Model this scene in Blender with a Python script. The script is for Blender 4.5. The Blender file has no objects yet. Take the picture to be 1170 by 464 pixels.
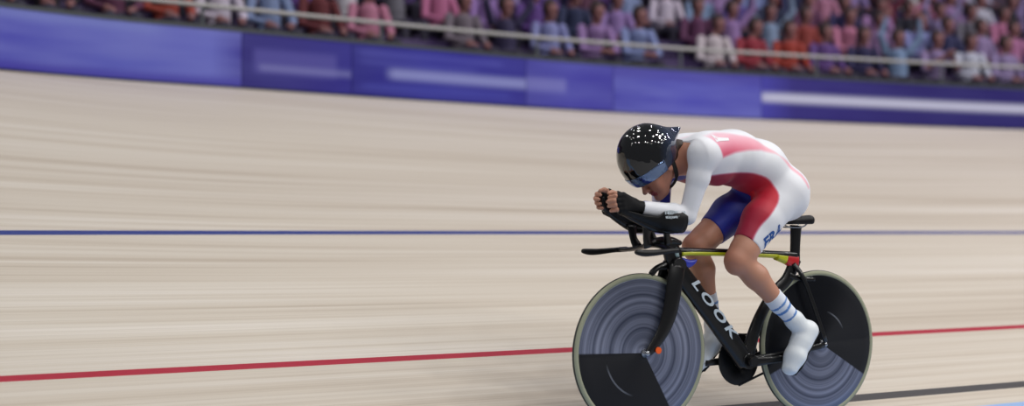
import bpy, bmesh, math, random
import numpy as np
from mathutils import Vector, Matrix
from mathutils.bvhtree import BVHTree

R = math.radians
scene = bpy.context.scene
col = scene.collection
random.seed(7)
rng = np.random.default_rng(11)

# ------------------------------------------------------------------ camera
EYE = 0.84                                  # the photographer crouches on the infield
cam_d = bpy.data.cameras.new('camera')
cam = bpy.data.objects.new('camera', cam_d)
col.objects.link(cam)
cam.location = (0, 0, EYE)
cam.rotation_euler = (R(90 + 1.24), 0, 0)
cam_d.sensor_width = 36.0
cam_d.lens = 1566.0 / 1170.0 * 36.0
cam_d.dof.use_dof = True
cam_d.dof.focus_distance = 6.0
cam_d.dof.aperture_fstop = 0.95
scene.camera = cam

# ------------------------------------------------------------------ world, lamps, exposure
vs = scene.view_settings
vs.view_transform = 'Standard'
vs.look = 'None'
vs.gamma = 1.0
vs.use_curve_mapping = False
vs.exposure = -0.06
world = bpy.data.worlds.new('arena_air')
scene.world = world
world.use_nodes = True
world.node_tree.nodes['Background'].inputs['Color'].default_value = (0.90, 0.92, 1.0, 1)
world.node_tree.nodes['Background'].inputs['Strength'].default_value = 0.15


def arena_or_added_lamp(x, y, z, power, size, aim=(0, 9, 0), tint=(1.0, 0.98, 0.955)):
    d = bpy.data.lights.new('arena_or_added_lamp', 'AREA')
    d.shape = 'RECTANGLE'
    d.size = size
    d.size_y = size * 0.55
    d.energy = power
    d.color = tint
    o = bpy.data.objects.new('arena_or_added_lamp', d)
    col.objects.link(o)
    o.location = (x, y, z)
    o.rotation_euler = (Vector(aim) - Vector((x, y, z))).to_track_quat('-Z', 'Y').to_euler()


for lx_ in (-8, -4, 0, 4, 8, 12, 16, 20):
    for ly_, lz_ in ((-5, 11), (0.0, 12), (5.0, 12.5), (10.0, 12.5)):
        arena_or_added_lamp(lx_, ly_, lz_, 82 + 8.3 * lx_ if lx_ > -5 else 52, 0.7, (lx_ * 0.9, ly_ * 0.6 + 4, 0))
    arena_or_added_lamp(lx_, 16.0, 12.0, 58 + 4.5 * lx_, 0.9, (lx_, 19, 2.5), (0.88, 0.80, 1.0))  # violet row added over the stand to brighten and tint the crowd


# ------------------------------------------------------------------ colour and materials
def lin(c):
    return tuple(((v / 255) / 12.92 if v / 255 <= 0.04045 else ((v / 255 + 0.055) / 1.055) ** 2.4) for v in c)


def rgba(c):
    return (*lin(c), 1.0)


def mat(name, c, rough=0.5, metal=0.0, coat=0.0, spec=0.5):
    m = bpy.data.materials.new(name)
    m.use_nodes = True
    p = m.node_tree.nodes['Principled BSDF']
    p.inputs['Base Color'].default_value = rgba(c)
    p.inputs['Roughness'].default_value = rough
    p.inputs['Metallic'].default_value = metal
    p.inputs['Coat Weight'].default_value = coat
    p.inputs['Specular IOR Level'].default_value = spec
    return m


def nd(m, t, **kw):
    n = m.node_tree.nodes.new(t)
    for k, v in kw.items():
        setattr(n, k, v)
    return n


def lk(m, a, b):
    m.node_tree.links.new(a, b)


def bsdf(m):
    return m.node_tree.nodes['Principled BSDF']


def attr_mat(name, rough=0.6, attr='tone', sheen=0.0, noise=0.0):
    """a material whose colour is the printed pattern held in the mesh's colour attribute"""
    m = mat(name, (200, 200, 200), rough)
    a = nd(m, 'ShaderNodeAttribute', attribute_name=attr)
    lk(m, a.outputs['Color'], bsdf(m).inputs['Base Color'])
    bsdf(m).inputs['Sheen Weight'].default_value = sheen
    return m


M = {}
M['carbon'] = mat('carbon_black', (7, 7, 9), 0.32, 0, 0.15, 0.4)
M['satin_black'] = mat('satin_black', (8, 8, 10), 0.5, 0, 0, 0.35)
M['rubber'] = mat('olive_tyre_rubber', (150, 152, 128), 0.75)
M['tread'] = mat('dark_tyre_tread', (60, 62, 58), 0.8)
M['steel'] = mat('brushed_steel', (170, 172, 176), 0.3, 1.0)
M['white'] = mat('white_paint', (232, 234, 238), 0.4)
M['yellow'] = mat('yellow_green_paint', (186, 190, 20), 0.35, 0, 0.4)
M['red'] = mat('red_paint', (190, 22, 30), 0.35, 0, 0.4)
M['blue'] = mat('blue_paint', (36, 50, 170), 0.35, 0, 0.4)
M['orange'] = mat('orange_plastic', (236, 92, 26), 0.4)
M['teal'] = mat('pale_teal_paint', (150, 175, 180), 0.35)
M['letter'] = mat('pale_lettering', (196, 208, 216), 0.5)
M['letter_blue'] = mat('blue_lettering', (28, 84, 160), 0.6)
M['glove'] = mat('black_lycra', (11, 11, 14), 0.7, 0, 0, 0.3)
M['sock'] = None
M['hair'] = mat('dark_brown_hair', (46, 32, 24), 0.6)
M['shoe'] = mat('white_overshoe', (226, 232, 236), 0.45, 0, 0.1)
M['helmet'] = mat('gloss_black_shell', (10, 11, 14), 0.06, 0, 1.0)
bsdf(M['helmet']).inputs['Coat Roughness'].default_value = 0.03
M['helmet_blue'] = mat('gloss_midnight_blue_shell', (16, 28, 52), 0.08, 0, 1.0)
M['visor'] = mat('mirrored_visor', (120, 140, 175), 0.08, 0.9)
M['strap'] = mat('black_webbing', (18, 17, 18), 0.7)
M['rail'] = mat('grey_rail_paint', (168, 166, 164), 0.45)
M['cap'] = mat('dark_grey_capping', (58, 64, 68), 0.5)
M['bench'] = mat('dark_purple_bench', (62, 44, 92), 0.5)
M['tier'] = mat('mauve_tier_concrete', (66, 50, 66), 0.8)
M['skin'] = attr_mat('skin', 0.5)
bsdf(M['skin']).inputs['Subsurface Weight'].default_value = 0.08
bsdf(M['skin']).inputs['Subsurface Radius'].default_value = (0.02, 0.008, 0.005)
M['suit'] = attr_mat('lycra_print', 0.55, sheen=0.15)
M['sock'] = attr_mat('sock_knit', 0.8)

# helmet: base colour goes from black to midnight blue towards the tail
m = M['helmet']
tc = nd(m, 'ShaderNodeTexCoord')
sp = nd(m, 'ShaderNodeSeparateXYZ')
lk(m, tc.outputs['Object'], sp.inputs[0])
mr = nd(m, 'ShaderNodeMapRange')
mr.inputs['From Min'].default_value = -0.03
mr.inputs['From Max'].default_value = -0.10
lk(m, sp.outputs['X'], mr.inputs['Value'])
mx = nd(m, 'ShaderNodeMix', data_type='RGBA')
lk(m, mr.outputs['Result'], mx.inputs['Factor'])
mx.inputs['A'].default_value = rgba((8, 9, 11))
mx.inputs['B'].default_value = rgba((26, 40, 66))
lk(m, mx.outputs['Result'], bsdf(m).inputs['Base Color'])
# faint ripple in the lacquer
nz = nd(m, 'ShaderNodeTexNoise')
nz.inputs['Scale'].default_value = 26
nz.inputs['Detail'].default_value = 1
lk(m, tc.outputs['Object'], nz.inputs['Vector'])
bp = nd(m, 'ShaderNodeBump')
bp.inputs['Strength'].default_value = 0.35
bp.inputs['Distance'].default_value = 0.01
lk(m, nz.outputs['Fac'], bp.inputs['Height'])
lk(m, bp.outputs['Normal'], bsdf(m).inputs['Normal'])
lk(m, bp.outputs['Normal'], bsdf(m).inputs['Coat Normal'])


# disc wheels: black and grey sectors painted per wheel, the grey in concentric rings
def disc_material(name, black0, black1, arc):
    """a black sector (degrees) on ringed grey, and a thin pale arc"""
    m = mat(name, (26, 29, 38), 0.34, 0.5, 0.25)
    p = bsdf(m)
    tc = nd(m, 'ShaderNodeTexCoord')
    sp = nd(m, 'ShaderNodeSeparateXYZ')
    lk(m, tc.outputs['Object'], sp.inputs[0])

    def mth(op, a, b=None, c=None):
        n = nd(m, 'ShaderNodeMath', operation=op)
        for i, v in enumerate((a, b, c)):
            if v is None:
                continue
            if isinstance(v, (int, float)):
                n.inputs[i].default_value = v
            else:
                lk(m, v, n.inputs[i])
        return n.outputs[0]
    x, y = sp.outputs['X'], sp.outputs['Y']
    rad = mth('SQRT', mth('ADD', mth('MULTIPLY', x, x), mth('MULTIPLY', y, y)))
    ang = mth('FRACT', mth('ADD', mth('DIVIDE', mth('ARCTAN2', y, x), 2 * math.pi), 1.0))

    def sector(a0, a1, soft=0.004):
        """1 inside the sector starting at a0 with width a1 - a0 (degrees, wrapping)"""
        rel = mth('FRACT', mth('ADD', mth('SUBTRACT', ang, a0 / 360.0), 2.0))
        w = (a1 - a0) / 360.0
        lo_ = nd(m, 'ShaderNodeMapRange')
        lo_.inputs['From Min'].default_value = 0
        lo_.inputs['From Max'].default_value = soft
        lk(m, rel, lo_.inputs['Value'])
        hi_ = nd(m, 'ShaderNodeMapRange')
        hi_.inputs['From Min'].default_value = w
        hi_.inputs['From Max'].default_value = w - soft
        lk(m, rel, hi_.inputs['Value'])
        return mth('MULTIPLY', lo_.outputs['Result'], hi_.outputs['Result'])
    nz = nd(m, 'ShaderNodeTexNoise', noise_dimensions='1D')
    nz.inputs['Scale'].default_value = 34
    nz.inputs['Detail'].default_value = 3
    lk(m, rad, nz.inputs['W'])
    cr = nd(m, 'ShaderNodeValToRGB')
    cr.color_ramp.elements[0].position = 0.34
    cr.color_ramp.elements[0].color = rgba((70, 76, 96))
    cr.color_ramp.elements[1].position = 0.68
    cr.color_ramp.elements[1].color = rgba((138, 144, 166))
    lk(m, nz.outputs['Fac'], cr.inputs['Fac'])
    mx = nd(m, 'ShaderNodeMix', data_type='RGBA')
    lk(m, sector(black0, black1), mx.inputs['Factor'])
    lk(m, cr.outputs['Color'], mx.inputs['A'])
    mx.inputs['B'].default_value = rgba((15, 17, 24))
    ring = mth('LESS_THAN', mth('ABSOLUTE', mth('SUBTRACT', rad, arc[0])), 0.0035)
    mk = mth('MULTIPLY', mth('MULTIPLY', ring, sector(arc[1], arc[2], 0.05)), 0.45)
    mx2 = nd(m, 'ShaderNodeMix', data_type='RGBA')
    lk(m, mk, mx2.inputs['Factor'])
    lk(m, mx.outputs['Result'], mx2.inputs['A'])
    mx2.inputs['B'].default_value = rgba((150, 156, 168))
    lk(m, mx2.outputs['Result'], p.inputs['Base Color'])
    p.inputs['Anisotropic'].default_value = 0.8
    tg = nd(m, 'ShaderNodeTangent', direction_type='RADIAL', axis='Z')
    lk(m, tg.outputs[0], p.inputs['Tangent'])
    return m


# angles in the wheel's own plane, where -y is up once the wheel is mounted
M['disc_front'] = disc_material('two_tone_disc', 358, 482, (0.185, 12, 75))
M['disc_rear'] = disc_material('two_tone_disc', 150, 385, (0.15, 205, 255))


# ------------------------------------------------------------------ object helpers
def obj(name, me, m=None, parent=None):
    o = bpy.data.objects.new(name, me)
    col.objects.link(o)
    if m is not None:
        for x in (m if isinstance(m, (list, tuple)) else [m]):
            me.materials.append(x)
    if parent is not None:
        o.parent = parent
    return o


def tag(o, label=None, cat=None, group=None, kind=None):
    for k, v in (('label', label), ('category', cat), ('group', group), ('kind', kind)):
        if v:
            o[k] = v
    return o


def raw(name, verts, faces, smooth=True):
    me = bpy.data.meshes.new(name)
    me.from_pydata([tuple(map(float, v)) for v in verts], [], [tuple(map(int, f)) for f in faces])
    if smooth:
        me.polygons.foreach_set('use_smooth', [True] * len(me.polygons))
    me.update()
    return me


def sweep(name, pts, rads, n=20, up=None, smooth=True, power=2.0):
    """tube along pts; rads[i] = (radius in the bike's own upright plane, radius sideways)"""
    pts = [Vector(p) for p in pts]
    V, F = [], []
    for i, p in enumerate(pts):
        t = (pts[min(i + 1, len(pts) - 1)] - pts[max(i - 1, 0)]).normalized()
        ref = Vector(up) if up else Vector((0, 1, 0))
        if abs(t.dot(ref)) > 0.95:
            ref = Vector((0, 0, 1))
        e1 = t.cross(ref).normalized()
        e2 = e1.cross(t).normalized()
        r = rads[i] if isinstance(rads, list) else rads
        if not isinstance(r, (tuple, list)):
            r = (r, r)
        for k in range(n):
            a = 2 * math.pi * k / n
            c, s = math.cos(a), math.sin(a)
            c = math.copysign(abs(c) ** (2 / power), c)
            s = math.copysign(abs(s) ** (2 / power), s)
            V.append(p + e1 * (c * r[0]) + e2 * (s * r[1]))
    for i in range(len(pts) - 1):
        for k in range(n):
            a, b = i * n + k, i * n + (k + 1) % n
            F.append((a, b, b + n, a + n))
    F.append(tuple(reversed(range(n))))
    F.append(tuple(range((len(pts) - 1) * n, len(pts) * n)))
    me = raw(name, V, F, smooth)
    bm = bmesh.new()
    bm.from_mesh(me)
    bmesh.ops.recalc_face_normals(bm, faces=bm.faces)
    for f in bm.faces:
        if len(f.verts) > 4:
            f.smooth = False
    bm.to_mesh(me)
    bm.free()
    return me


def spline(pts, k=6):
    """Catmull-Rom through points (any dimension)"""
    P = [np.array(p, float) for p in pts]
    P = [2 * P[0] - P[1]] + P + [2 * P[-1] - P[-2]]
    out = []
    for i in range(1, len(P) - 2):
        for j in range(k):
            t = j / k
            a, b, c, d = P[i - 1], P[i], P[i + 1], P[i + 2]
            out.append(0.5 * ((2 * b) + (c - a) * t + (2 * a - 5 * b + 4 * c - d) * t * t + (3 * b - a - 3 * c + d) * t ** 3))
    out.append(P[-2])
    return out


def lathe(name, prof, n=96):
    """profile of (radius, z) turned about z"""
    V, F = [], []
    for r, z in prof:
        for k in range(n):
            a = 2 * math.pi * k / n
            V.append((r * math.cos(a), r * math.sin(a), z))
    for i in range(len(prof) - 1):
        for k in range(n):
            a, b = i * n + k, i * n + (k + 1) % n
            F.append((a, b, b + n, a + n))
    me = raw(name, V, F)
    bm = bmesh.new()
    bm.from_mesh(me)
    bmesh.ops.remove_doubles(bm, verts=bm.verts, dist=1e-5)
    bmesh.ops.recalc_face_normals(bm, faces=bm.faces)
    bm.to_mesh(me)
    bm.free()
    return me


def box(name, x0, x1, y0, y1, z0, z1, bev=0.0):
    bm = bmesh.new()
    bmesh.ops.create_cube(bm, size=1)
    for v in bm.verts:
        v.co = Vector(((x0 + x1) / 2 + v.co.x * (x1 - x0), (y0 + y1) / 2 + v.co.y * (y1 - y0), (z0 + z1) / 2 + v.co.z * (z1 - z0)))
    if bev:
        bmesh.ops.bevel(bm, geom=list(bm.edges), offset=bev, segments=2, affect='EDGES')
    me = bpy.data.meshes.new(name)
    bm.to_mesh(me)
    bm.free()
    return me


# ------------------------------------------------------------------ smooth solid modelling (distance fields to mesh)
class Field:
    def __init__(self, lo, hi, h):
        self.lo = np.array(lo, float)
        self.h = h
        self.n = np.ceil((np.array(hi, float) - self.lo) / h).astype(int) + 1
        self.D = np.full(self.n, 1.0, np.float32)
        self.ax = [(self.lo[i] + h * np.arange(self.n[i])).astype(np.float32) for i in range(3)]

    def win(self, lo, hi, pad):
        s = []
        for i in range(3):
            a = int(max(0, math.floor((lo[i] - pad - self.lo[i]) / self.h)))
            b = int(min(self.n[i], math.ceil((hi[i] + pad - self.lo[i]) / self.h) + 1))
            if b <= a:
                return None
            s.append(slice(a, b))
        return tuple(s)

    def grids(self, s):
        return (self.ax[0][s[0]][:, None, None], self.ax[1][s[1]][None, :, None], self.ax[2][s[2]][None, None, :])

    def add(self, d, s, k):
        A = self.D[s]
        if k > 0:
            hh = np.clip(0.5 + 0.5 * (A - d) / k, 0, 1)
            self.D[s] = A * (1 - hh) + d * hh - k * hh * (1 - hh)
        else:
            self.D[s] = np.minimum(A, d)

    def cone(self, a, b, r1, r2, k=0.02, sb=1.0, cuts=()):
        """tapered limb between a and b; sb widens it sideways; cuts = [(point, outward normal)]"""
        a = np.array(a, float)
        b = np.array(b, float)
        r = max(r1, r2) * max(1, sb)
        s = self.win(np.minimum(a, b) - r, np.maximum(a, b) + r, k + 3 * self.h)
        if s is None:
            return
        X, Y, Z = self.grids(s)
        yc = (a[1] + b[1]) / 2 if sb != 1 else 0
        Yq = yc + (Y - yc) / sb
        ab = b - a
        L = max(float(ab @ ab), 1e-9)
        t = np.clip(((X - a[0]) * ab[0] + (Yq - a[1]) * ab[1] + (Z - a[2]) * ab[2]) / L, 0, 1)
        d = np.sqrt((X - a[0] - t * ab[0]) ** 2 + (Yq - a[1] - t * ab[1]) ** 2 + (Z - a[2] - t * ab[2]) ** 2) - (r1 + (r2 - r1) * t)
        for p, nn in cuts:
            nn = np.array(nn, float)
            nn /= np.linalg.norm(nn)
            d = np.maximum(d, (X - p[0]) * nn[0] + (Y - p[1]) * nn[1] + (Z - p[2]) * nn[2])
        self.add(d.astype(np.float32), s, k)

    def ell(self, c, r, k=0.02, axes=None):
        """ellipsoid; axes = 3x3 rows of its own frame"""
        c = np.array(c, float)
        s = self.win(c - max(r), c + max(r), k + 3 * self.h)
        if s is None:
            return
        X, Y, Z = self.grids(s)
        A = np.eye(3) if axes is None else np.array(axes, float)
        q = 0
        q2 = 0
        for i in range(3):
            u = (X - c[0]) * A[i][0] + (Y - c[1]) * A[i][1] + (Z - c[2]) * A[i][2]
            q = q + (u / r[i]) ** 2
            q2 = q2 + (u / r[i] ** 2) ** 2
        k0 = np.sqrt(q)
        d = k0 * (k0 - 1) / np.maximum(np.sqrt(q2), 1e-6)
        self.add(d.astype(np.float32), s, k)

    def clip(self, p, nn):
        nn = np.array(nn, float)
        nn /= np.linalg.norm(nn)
        X, Y, Z = (self.ax[0][:, None, None], self.ax[1][None, :, None], self.ax[2][None, None, :])
        self.D = np.maximum(self.D, ((X - p[0]) * nn[0] + (Y - p[1]) * nn[1] + (Z - p[2]) * nn[2]).astype(np.float32))

    def shell(self, th):
        self.D = np.maximum(self.D, -(self.D + th))

    def mesh(self, name, smooth_it=1):
        D, h = self.D, self.h
        ins = D < 0
        n = np.array(D.shape)
        c = ins[:-1, :-1, :-1].astype(np.int8)
        cnt = np.zeros(c.shape, np.int8)
        offs = [(i, j, k) for i in (0, 1) for j in (0, 1) for k in (0, 1)]
        for i, j, k in offs:
            cnt += ins[i:n[0] - 1 + i, j:n[1] - 1 + j, k:n[2] - 1 + k]
        cells = np.argwhere((cnt > 0) & (cnt < 8))
        idg = np.full(cnt.shape, -1, np.int32)
        idg[tuple(cells.T)] = np.arange(len(cells))
        val = np.stack([D[cells[:, 0] + i, cells[:, 1] + j, cells[:, 2] + k] for i, j, k in offs], 1).astype(np.float64)
        acc = np.zeros((len(cells), 3))
        num = np.zeros(len(cells))
        for e0 in range(8):
            for e1 in range(e0 + 1, 8):
                o0, o1 = np.array(offs[e0]), np.array(offs[e1])
                if np.abs(o0 - o1).sum() != 1:
                    continue
                v0, v1 = val[:, e0], val[:, e1]
                m_ = (v0 < 0) != (v1 < 0)
                t = np.where(m_, v0 / np.where(m_, v0 - v1, 1), 0)
                acc += np.where(m_[:, None], o0 + (o1 - o0) * t[:, None], 0)
                num += m_
        V = self.lo + (cells + acc / num[:, None]) * h
        F = []
        for ax in range(3):
            sl0 = [slice(None)] * 3
            sl1 = [slice(None)] * 3
            sl0[ax] = slice(0, -1)
            sl1[ax] = slice(1, None)
            A, B = ins[tuple(sl0)], ins[tuple(sl1)]
            e = np.argwhere(A != B)
            u, w = [(1, 2), (2, 0), (0, 1)][ax]
            lim = np.array(cnt.shape)
            ok = (e[:, u] > 0) & (e[:, w] > 0) & (e[:, u] < lim[u]) & (e[:, w] < lim[w])
            e = e[ok]
            fl = A[tuple(e.T)]
            q = []
            for du, dw in ((-1, -1), (0, -1), (0, 0), (-1, 0)):
                g = e.copy()
                g[:, u] += du
                g[:, w] += dw
                q.append(idg[tuple(g.T)])
            q = np.stack(q, 1)
            q[~fl] = q[~fl][:, ::-1]
            F.append(q)
        F = np.concatenate(F)
        F = F[(F >= 0).all(1)]
        for _ in range(smooth_it):
            S = np.zeros_like(V)
            C = np.zeros(len(V))
            for a, b in ((0, 1), (1, 2), (2, 3), (3, 0)):
                np.add.at(S, F[:, a], V[F[:, b]])
                np.add.at(S, F[:, b], V[F[:, a]])
                np.add.at(C, F[:, a], 1)
                np.add.at(C, F[:, b], 1)
            V = V * 0.5 + S / np.maximum(C, 1)[:, None] * 0.5
        me = bpy.data.meshes.new(name)
        me.vertices.add(len(V))
        me.vertices.foreach_set('co', V.astype(np.float32).ravel())
        me.loops.add(len(F) * 4)
        me.loops.foreach_set('vertex_index', F.astype(np.int32).ravel())
        me.polygons.add(len(F))
        me.polygons.foreach_set('loop_start', np.arange(0, len(F) * 4, 4, dtype=np.int32))
        me.update(calc_edges=True)
        me.polygons.foreach_set('use_smooth', [True] * len(F))
        me['n'] = len(V)
        return me, V


def paint(me, C):
    """C: (n,3) sRGB 0..255 pattern per vertex"""
    c = C / 255.0
    c = np.where(c <= 0.04045, c / 12.92, ((c + 0.055) / 1.055) ** 2.4)
    a = me.color_attributes.new('tone', 'FLOAT_COLOR', 'POINT')
    a.data.foreach_set('color', np.concatenate([c, np.ones((len(c), 1))], 1).astype(np.float32).ravel())


# ------------------------------------------------------------------ THE TRACK
WALL = spline([(-9.6, 2.6), (-7.2, 7.2), (-4.09, 10.94), (-2.27, 12.46), (0.05, 14.15), (1.58, 15.1), (2.97, 15.8), (6.44, 17.3), (12.0, 19.2), (18, 20.4)], 10)
WALL = np.array(WALL)
H_WALL = 2.14
H_TOP = 2.66
RED0 = np.array((0.23, 6.6))
RDIR = np.array((math.cos(R(30.4)), math.sin(R(30.4))))
RN = np.array((-RDIR[1], RDIR[0]))          # away from the infield
seg = np.linalg.norm(np.diff(WALL, axis=0), axis=1)
ARC = np.concatenate([[0], np.cumsum(seg)])


def wall_at(s):
    return np.array([np.interp(s, ARC, WALL[:, 0]), np.interp(s, ARC, WALL[:, 1])])


def wall_frame(s):
    p = wall_at(s)
    t = wall_at(s + 0.4) - wall_at(s - 0.4)
    t /= np.linalg.norm(t)
    return p, t, np.array((-t[1], t[0]))     # outward normal


def wood_material():
    m = mat('pale_siberian_pine_boards', (205, 194, 178), 0.55)
    uv = nd(m, 'ShaderNodeUVMap', uv_map='track')
    sp = nd(m, 'ShaderNodeSeparateXYZ')
    lk(m, uv.outputs[0], sp.inputs[0])

    def streak(su, sv, det=2.0, rough=0.5):
        mp = nd(m, 'ShaderNodeMapping')
        mp.inputs['Scale'].default_value = (su, sv, 1)
        lk(m, uv.outputs[0], mp.inputs['Vector'])
        n = nd(m, 'ShaderNodeTexNoise', noise_dimensions='2D')
        n.inputs['Scale'].default_value = 1
        n.inputs['Detail'].default_value = det
        n.inputs['Roughness'].default_value = rough
        lk(m, mp.outputs[0], n.inputs['Vector'])
        return n.outputs['Fac']
    a = streak(0.10, 5.5, 3)
    b = streak(0.22, 22, 3, 0.6)
    c = streak(0.35, 70, 2)
    big = streak(0.12, 0.6, 1)
    ramp = nd(m, 'ShaderNodeValToRGB')
    e = ramp.color_ramp.elements
    e[0].position = 0.30
    e[0].color = rgba((176, 163, 146))
    e[1].position = 0.70
    e[1].color = rgba((216, 209, 199))
    k = e.new(0.47)
    k.color = rgba((199, 189, 174))
    k = e.new(0.58)
    k.color = rgba((207, 199, 186))
    ad = nd(m, 'ShaderNodeMath', operation='MULTIPLY_ADD')
    lk(m, a, ad.inputs[0])
    ad.inputs[1].default_value = 0.45
    mb = nd(m, 'ShaderNodeMath', operation='MULTIPLY')
    lk(m, b, mb.inputs[0])
    mb.inputs[1].default_value = 0.35
    lk(m, mb.outputs[0], ad.inputs[2])
    ad2 = nd(m, 'ShaderNodeMath', operation='MULTIPLY_ADD')
    lk(m, c, ad2.inputs[0])
    ad2.inputs[1].default_value = 0.22
    lk(m, ad.outputs[0], ad2.inputs[2])
    lk(m, ad2.outputs[0], ramp.inputs['Fac'])
    # battens: 4 cm wide, thin seams between them
    fr = nd(m, 'ShaderNodeMath', operation='FRACT')
    mu = nd(m, 'ShaderNodeMath', operation='MULTIPLY')
    lk(m, sp.outputs['Y'], mu.inputs[0])
    mu.inputs[1].default_value = 25.0
    lk(m, mu.outputs[0], fr.inputs[0])
    gt = nd(m, 'ShaderNodeMath', operation='LESS_THAN')
    lk(m, fr.outputs[0], gt.inputs[0])
    gt.inputs[1].default_value = 0.07
    mx = nd(m, 'ShaderNodeMix', data_type='RGBA', blend_type='MULTIPLY')
    sc = nd(m, 'ShaderNodeMath', operation='MULTIPLY')
    lk(m, gt.outputs[0], sc.inputs[0])
    sc.inputs[1].default_value = 0.22
    lk(m, sc.outputs[0], mx.inputs['Factor'])
    lk(m, ramp.outputs['Color'], mx.inputs['A'])
    mx.inputs['B'].default_value = rgba((150, 130, 110))
    # broad uneven ageing of the timber
    mx2 = nd(m, 'ShaderNodeMix', data_type='RGBA', blend_type='MULTIPLY')
    mx2.inputs['Factor'].default_value = 1
    r2 = nd(m, 'ShaderNodeValToRGB')
    r2.color_ramp.elements[0].position = 0.3
    r2.color_ramp.elements[0].color = (0.93, 0.92, 0.92, 1)
    r2.color_ramp.elements[1].position = 0.7
    r2.color_ramp.elements[1].color = (1.0, 1.0, 1.0, 1)
    lk(m, big, r2.inputs['Fac'])
    lk(m, mx.outputs['Result'], mx2.inputs['A'])
    lk(m, r2.outputs['Color'], mx2.inputs['B'])
    lk(m, mx2.outputs['Result'], bsdf(m).inputs['Base Color'])
    return m


M['wood'] = wood_material()
M['line_red'] = mat('red_line_paint', (164, 26, 50), 0.5)
M['line_blue'] = mat('blue_line_paint', (42, 58, 128), 0.5)
M['line_black'] = mat('black_line_paint', (66, 64, 64), 0.5)
M['azure'] = mat('light_blue_band_paint', (146, 176, 218), 0.5)
M['apron'] = mat('grey_apron', (150, 150, 152), 0.7)


def build_track():
    # cross-section stations: (distance from the red line outward, height, material of the band that follows)
    below = [(-5.5, -0.16, 4), (-1.55, -0.15, 3), (-0.86, -0.02, 0), (-0.72, 0.030, 2), (-0.655, 0.052, 0)]
    V, F, MI, UV = [], [], [], []
    rows = []
    N = len(WALL)
    # matching stations along the red line
    Rp = []
    for i in range(N):
        s = (WALL[i] - RED0) @ RDIR
        Rp.append(s)
    Rp = np.maximum.accumulate(np.array(Rp))
    Rp = Rp + np.linspace(-1e-3, 1e-3, N)
    red_h, hw = 0.275, 0.0275
    for i in range(N):
        rp = RED0 + RDIR * Rp[i]
        row = []
        for dd, hh, mi in below:
            p = rp + RN * dd
            row.append((p[0], p[1], hh, mi, dd))
        W = WALL[i]
        vec = W - rp
        L = np.linalg.norm(vec)
        vec = vec / L
        frac_b = 0.303
        prof = [(-hw, 1), (hw, 0)]
        nmid = 6
        b0 = frac_b * L - 0.037
        b1 = frac_b * L + 0.037
        for q in range(1, nmid):
            prof.append((hw + (b0 - hw) * q / nmid, 0))
        prof.append((b0, 5))
        prof.append((b1, 0))
        for q in range(1, 10):
            prof.append((b1 + (L - b1) * q / 10, 0))
        prof.append((L, 0))
        for dd, mi in prof:
            p = rp + vec * dd
            f_ = dd / L
            h_ = red_h + (H_WALL - red_h) * f_ if dd > 0 else red_h + dd * 0.34
            row.append((p[0], p[1], h_, mi, dd))
        rows.append(row)
    nc = len(rows[0])
    for i, row in enumerate(rows):
        for x, y, z, mi, dd in row:
            V.append((x, y, z))
    for i in range(N - 1):
        for j in range(nc - 1):
            F.append((i * nc + j, (i + 1) * nc + j, (i + 1) * nc + j + 1, i * nc + j + 1))
            MI.append(rows[i][j][3])
    me = raw('floor', V, F)
    for mm in ('wood', 'line_red', 'line_black', 'azure', 'apron', 'line_blue'):
        me.materials.append(M[mm])
    me.polygons.foreach_set('material_index', MI)
    uvl = me.uv_layers.new(name='track')
    vi = np.zeros(len(me.loops), np.int32)
    me.loops.foreach_get('vertex_index', vi)
    u = Rp[vi // nc]
    dv = np.array([[r[j][4] for j in range(nc)] for r in rows])[vi // nc, vi % nc]
    uvl.data.foreach_set('uv', np.stack([u, dv], 1).astype(np.float32).ravel())
    o = obj('floor', me)
    tag(o, 'banked pale wooden velodrome track with red and blue painted lines', 'track', kind='structure')


build_track()


def wall_strip(name, s0, s1, prof, m, kind=None, n=None, uv=False, parent=None):
    """sweep a closed cross-section prof [(outward, z)] along the wall curve from s0 to s1"""
    n = n or max(2, int((s1 - s0) / 0.25))
    V, F = [], []
    k = len(prof)
    for i in range(n + 1):
        s = s0 + (s1 - s0) * i / n
        p, t, nn = wall_frame(s)
        for o_, z in prof:
            q = p + nn * o_
            V.append((q[0], q[1], z))
    for i in range(n):
        for j in range(k):
            a, b = i * k + j, i * k + (j + 1) % k
            F.append((a, a + k, b + k, b))
    F.append(tuple(range(k)))
    F.append(tuple(reversed(range(n * k, n * k + k))))
    me = raw(name, V, F, False)
    if uv:
        l = me.uv_layers.new(name='banner')
        for poly in me.polygons:
            for li in poly.loop_indices:
                vi = me.loops[li].vertex_index
                l.data[li].uv = ((s1 - s0) * (vi // k) / n, (V[vi][2] - prof[0][1]) / (max(z for _, z in prof) - prof[0][1]))
    o = obj(name, me, m, parent)
    if kind:
        tag(o, kind=kind)
    return o


S_ALL = (0.5, ARC[-1] - 0.5)
wall_strip('wall_outer', *S_ALL, [(0.0, H_WALL - 0.3), (0.0, H_TOP - 0.01), (0.10, H_TOP - 0.01), (0.10, H_WALL - 0.3)], M['cap'], 'structure')
wall_strip('trim_1', *S_ALL, [(-0.03, H_TOP - 0.012), (-0.03, H_TOP + 0.02), (0.13, H_TOP + 0.02), (0.13, H_TOP - 0.012)], M['cap'], 'structure')


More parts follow.
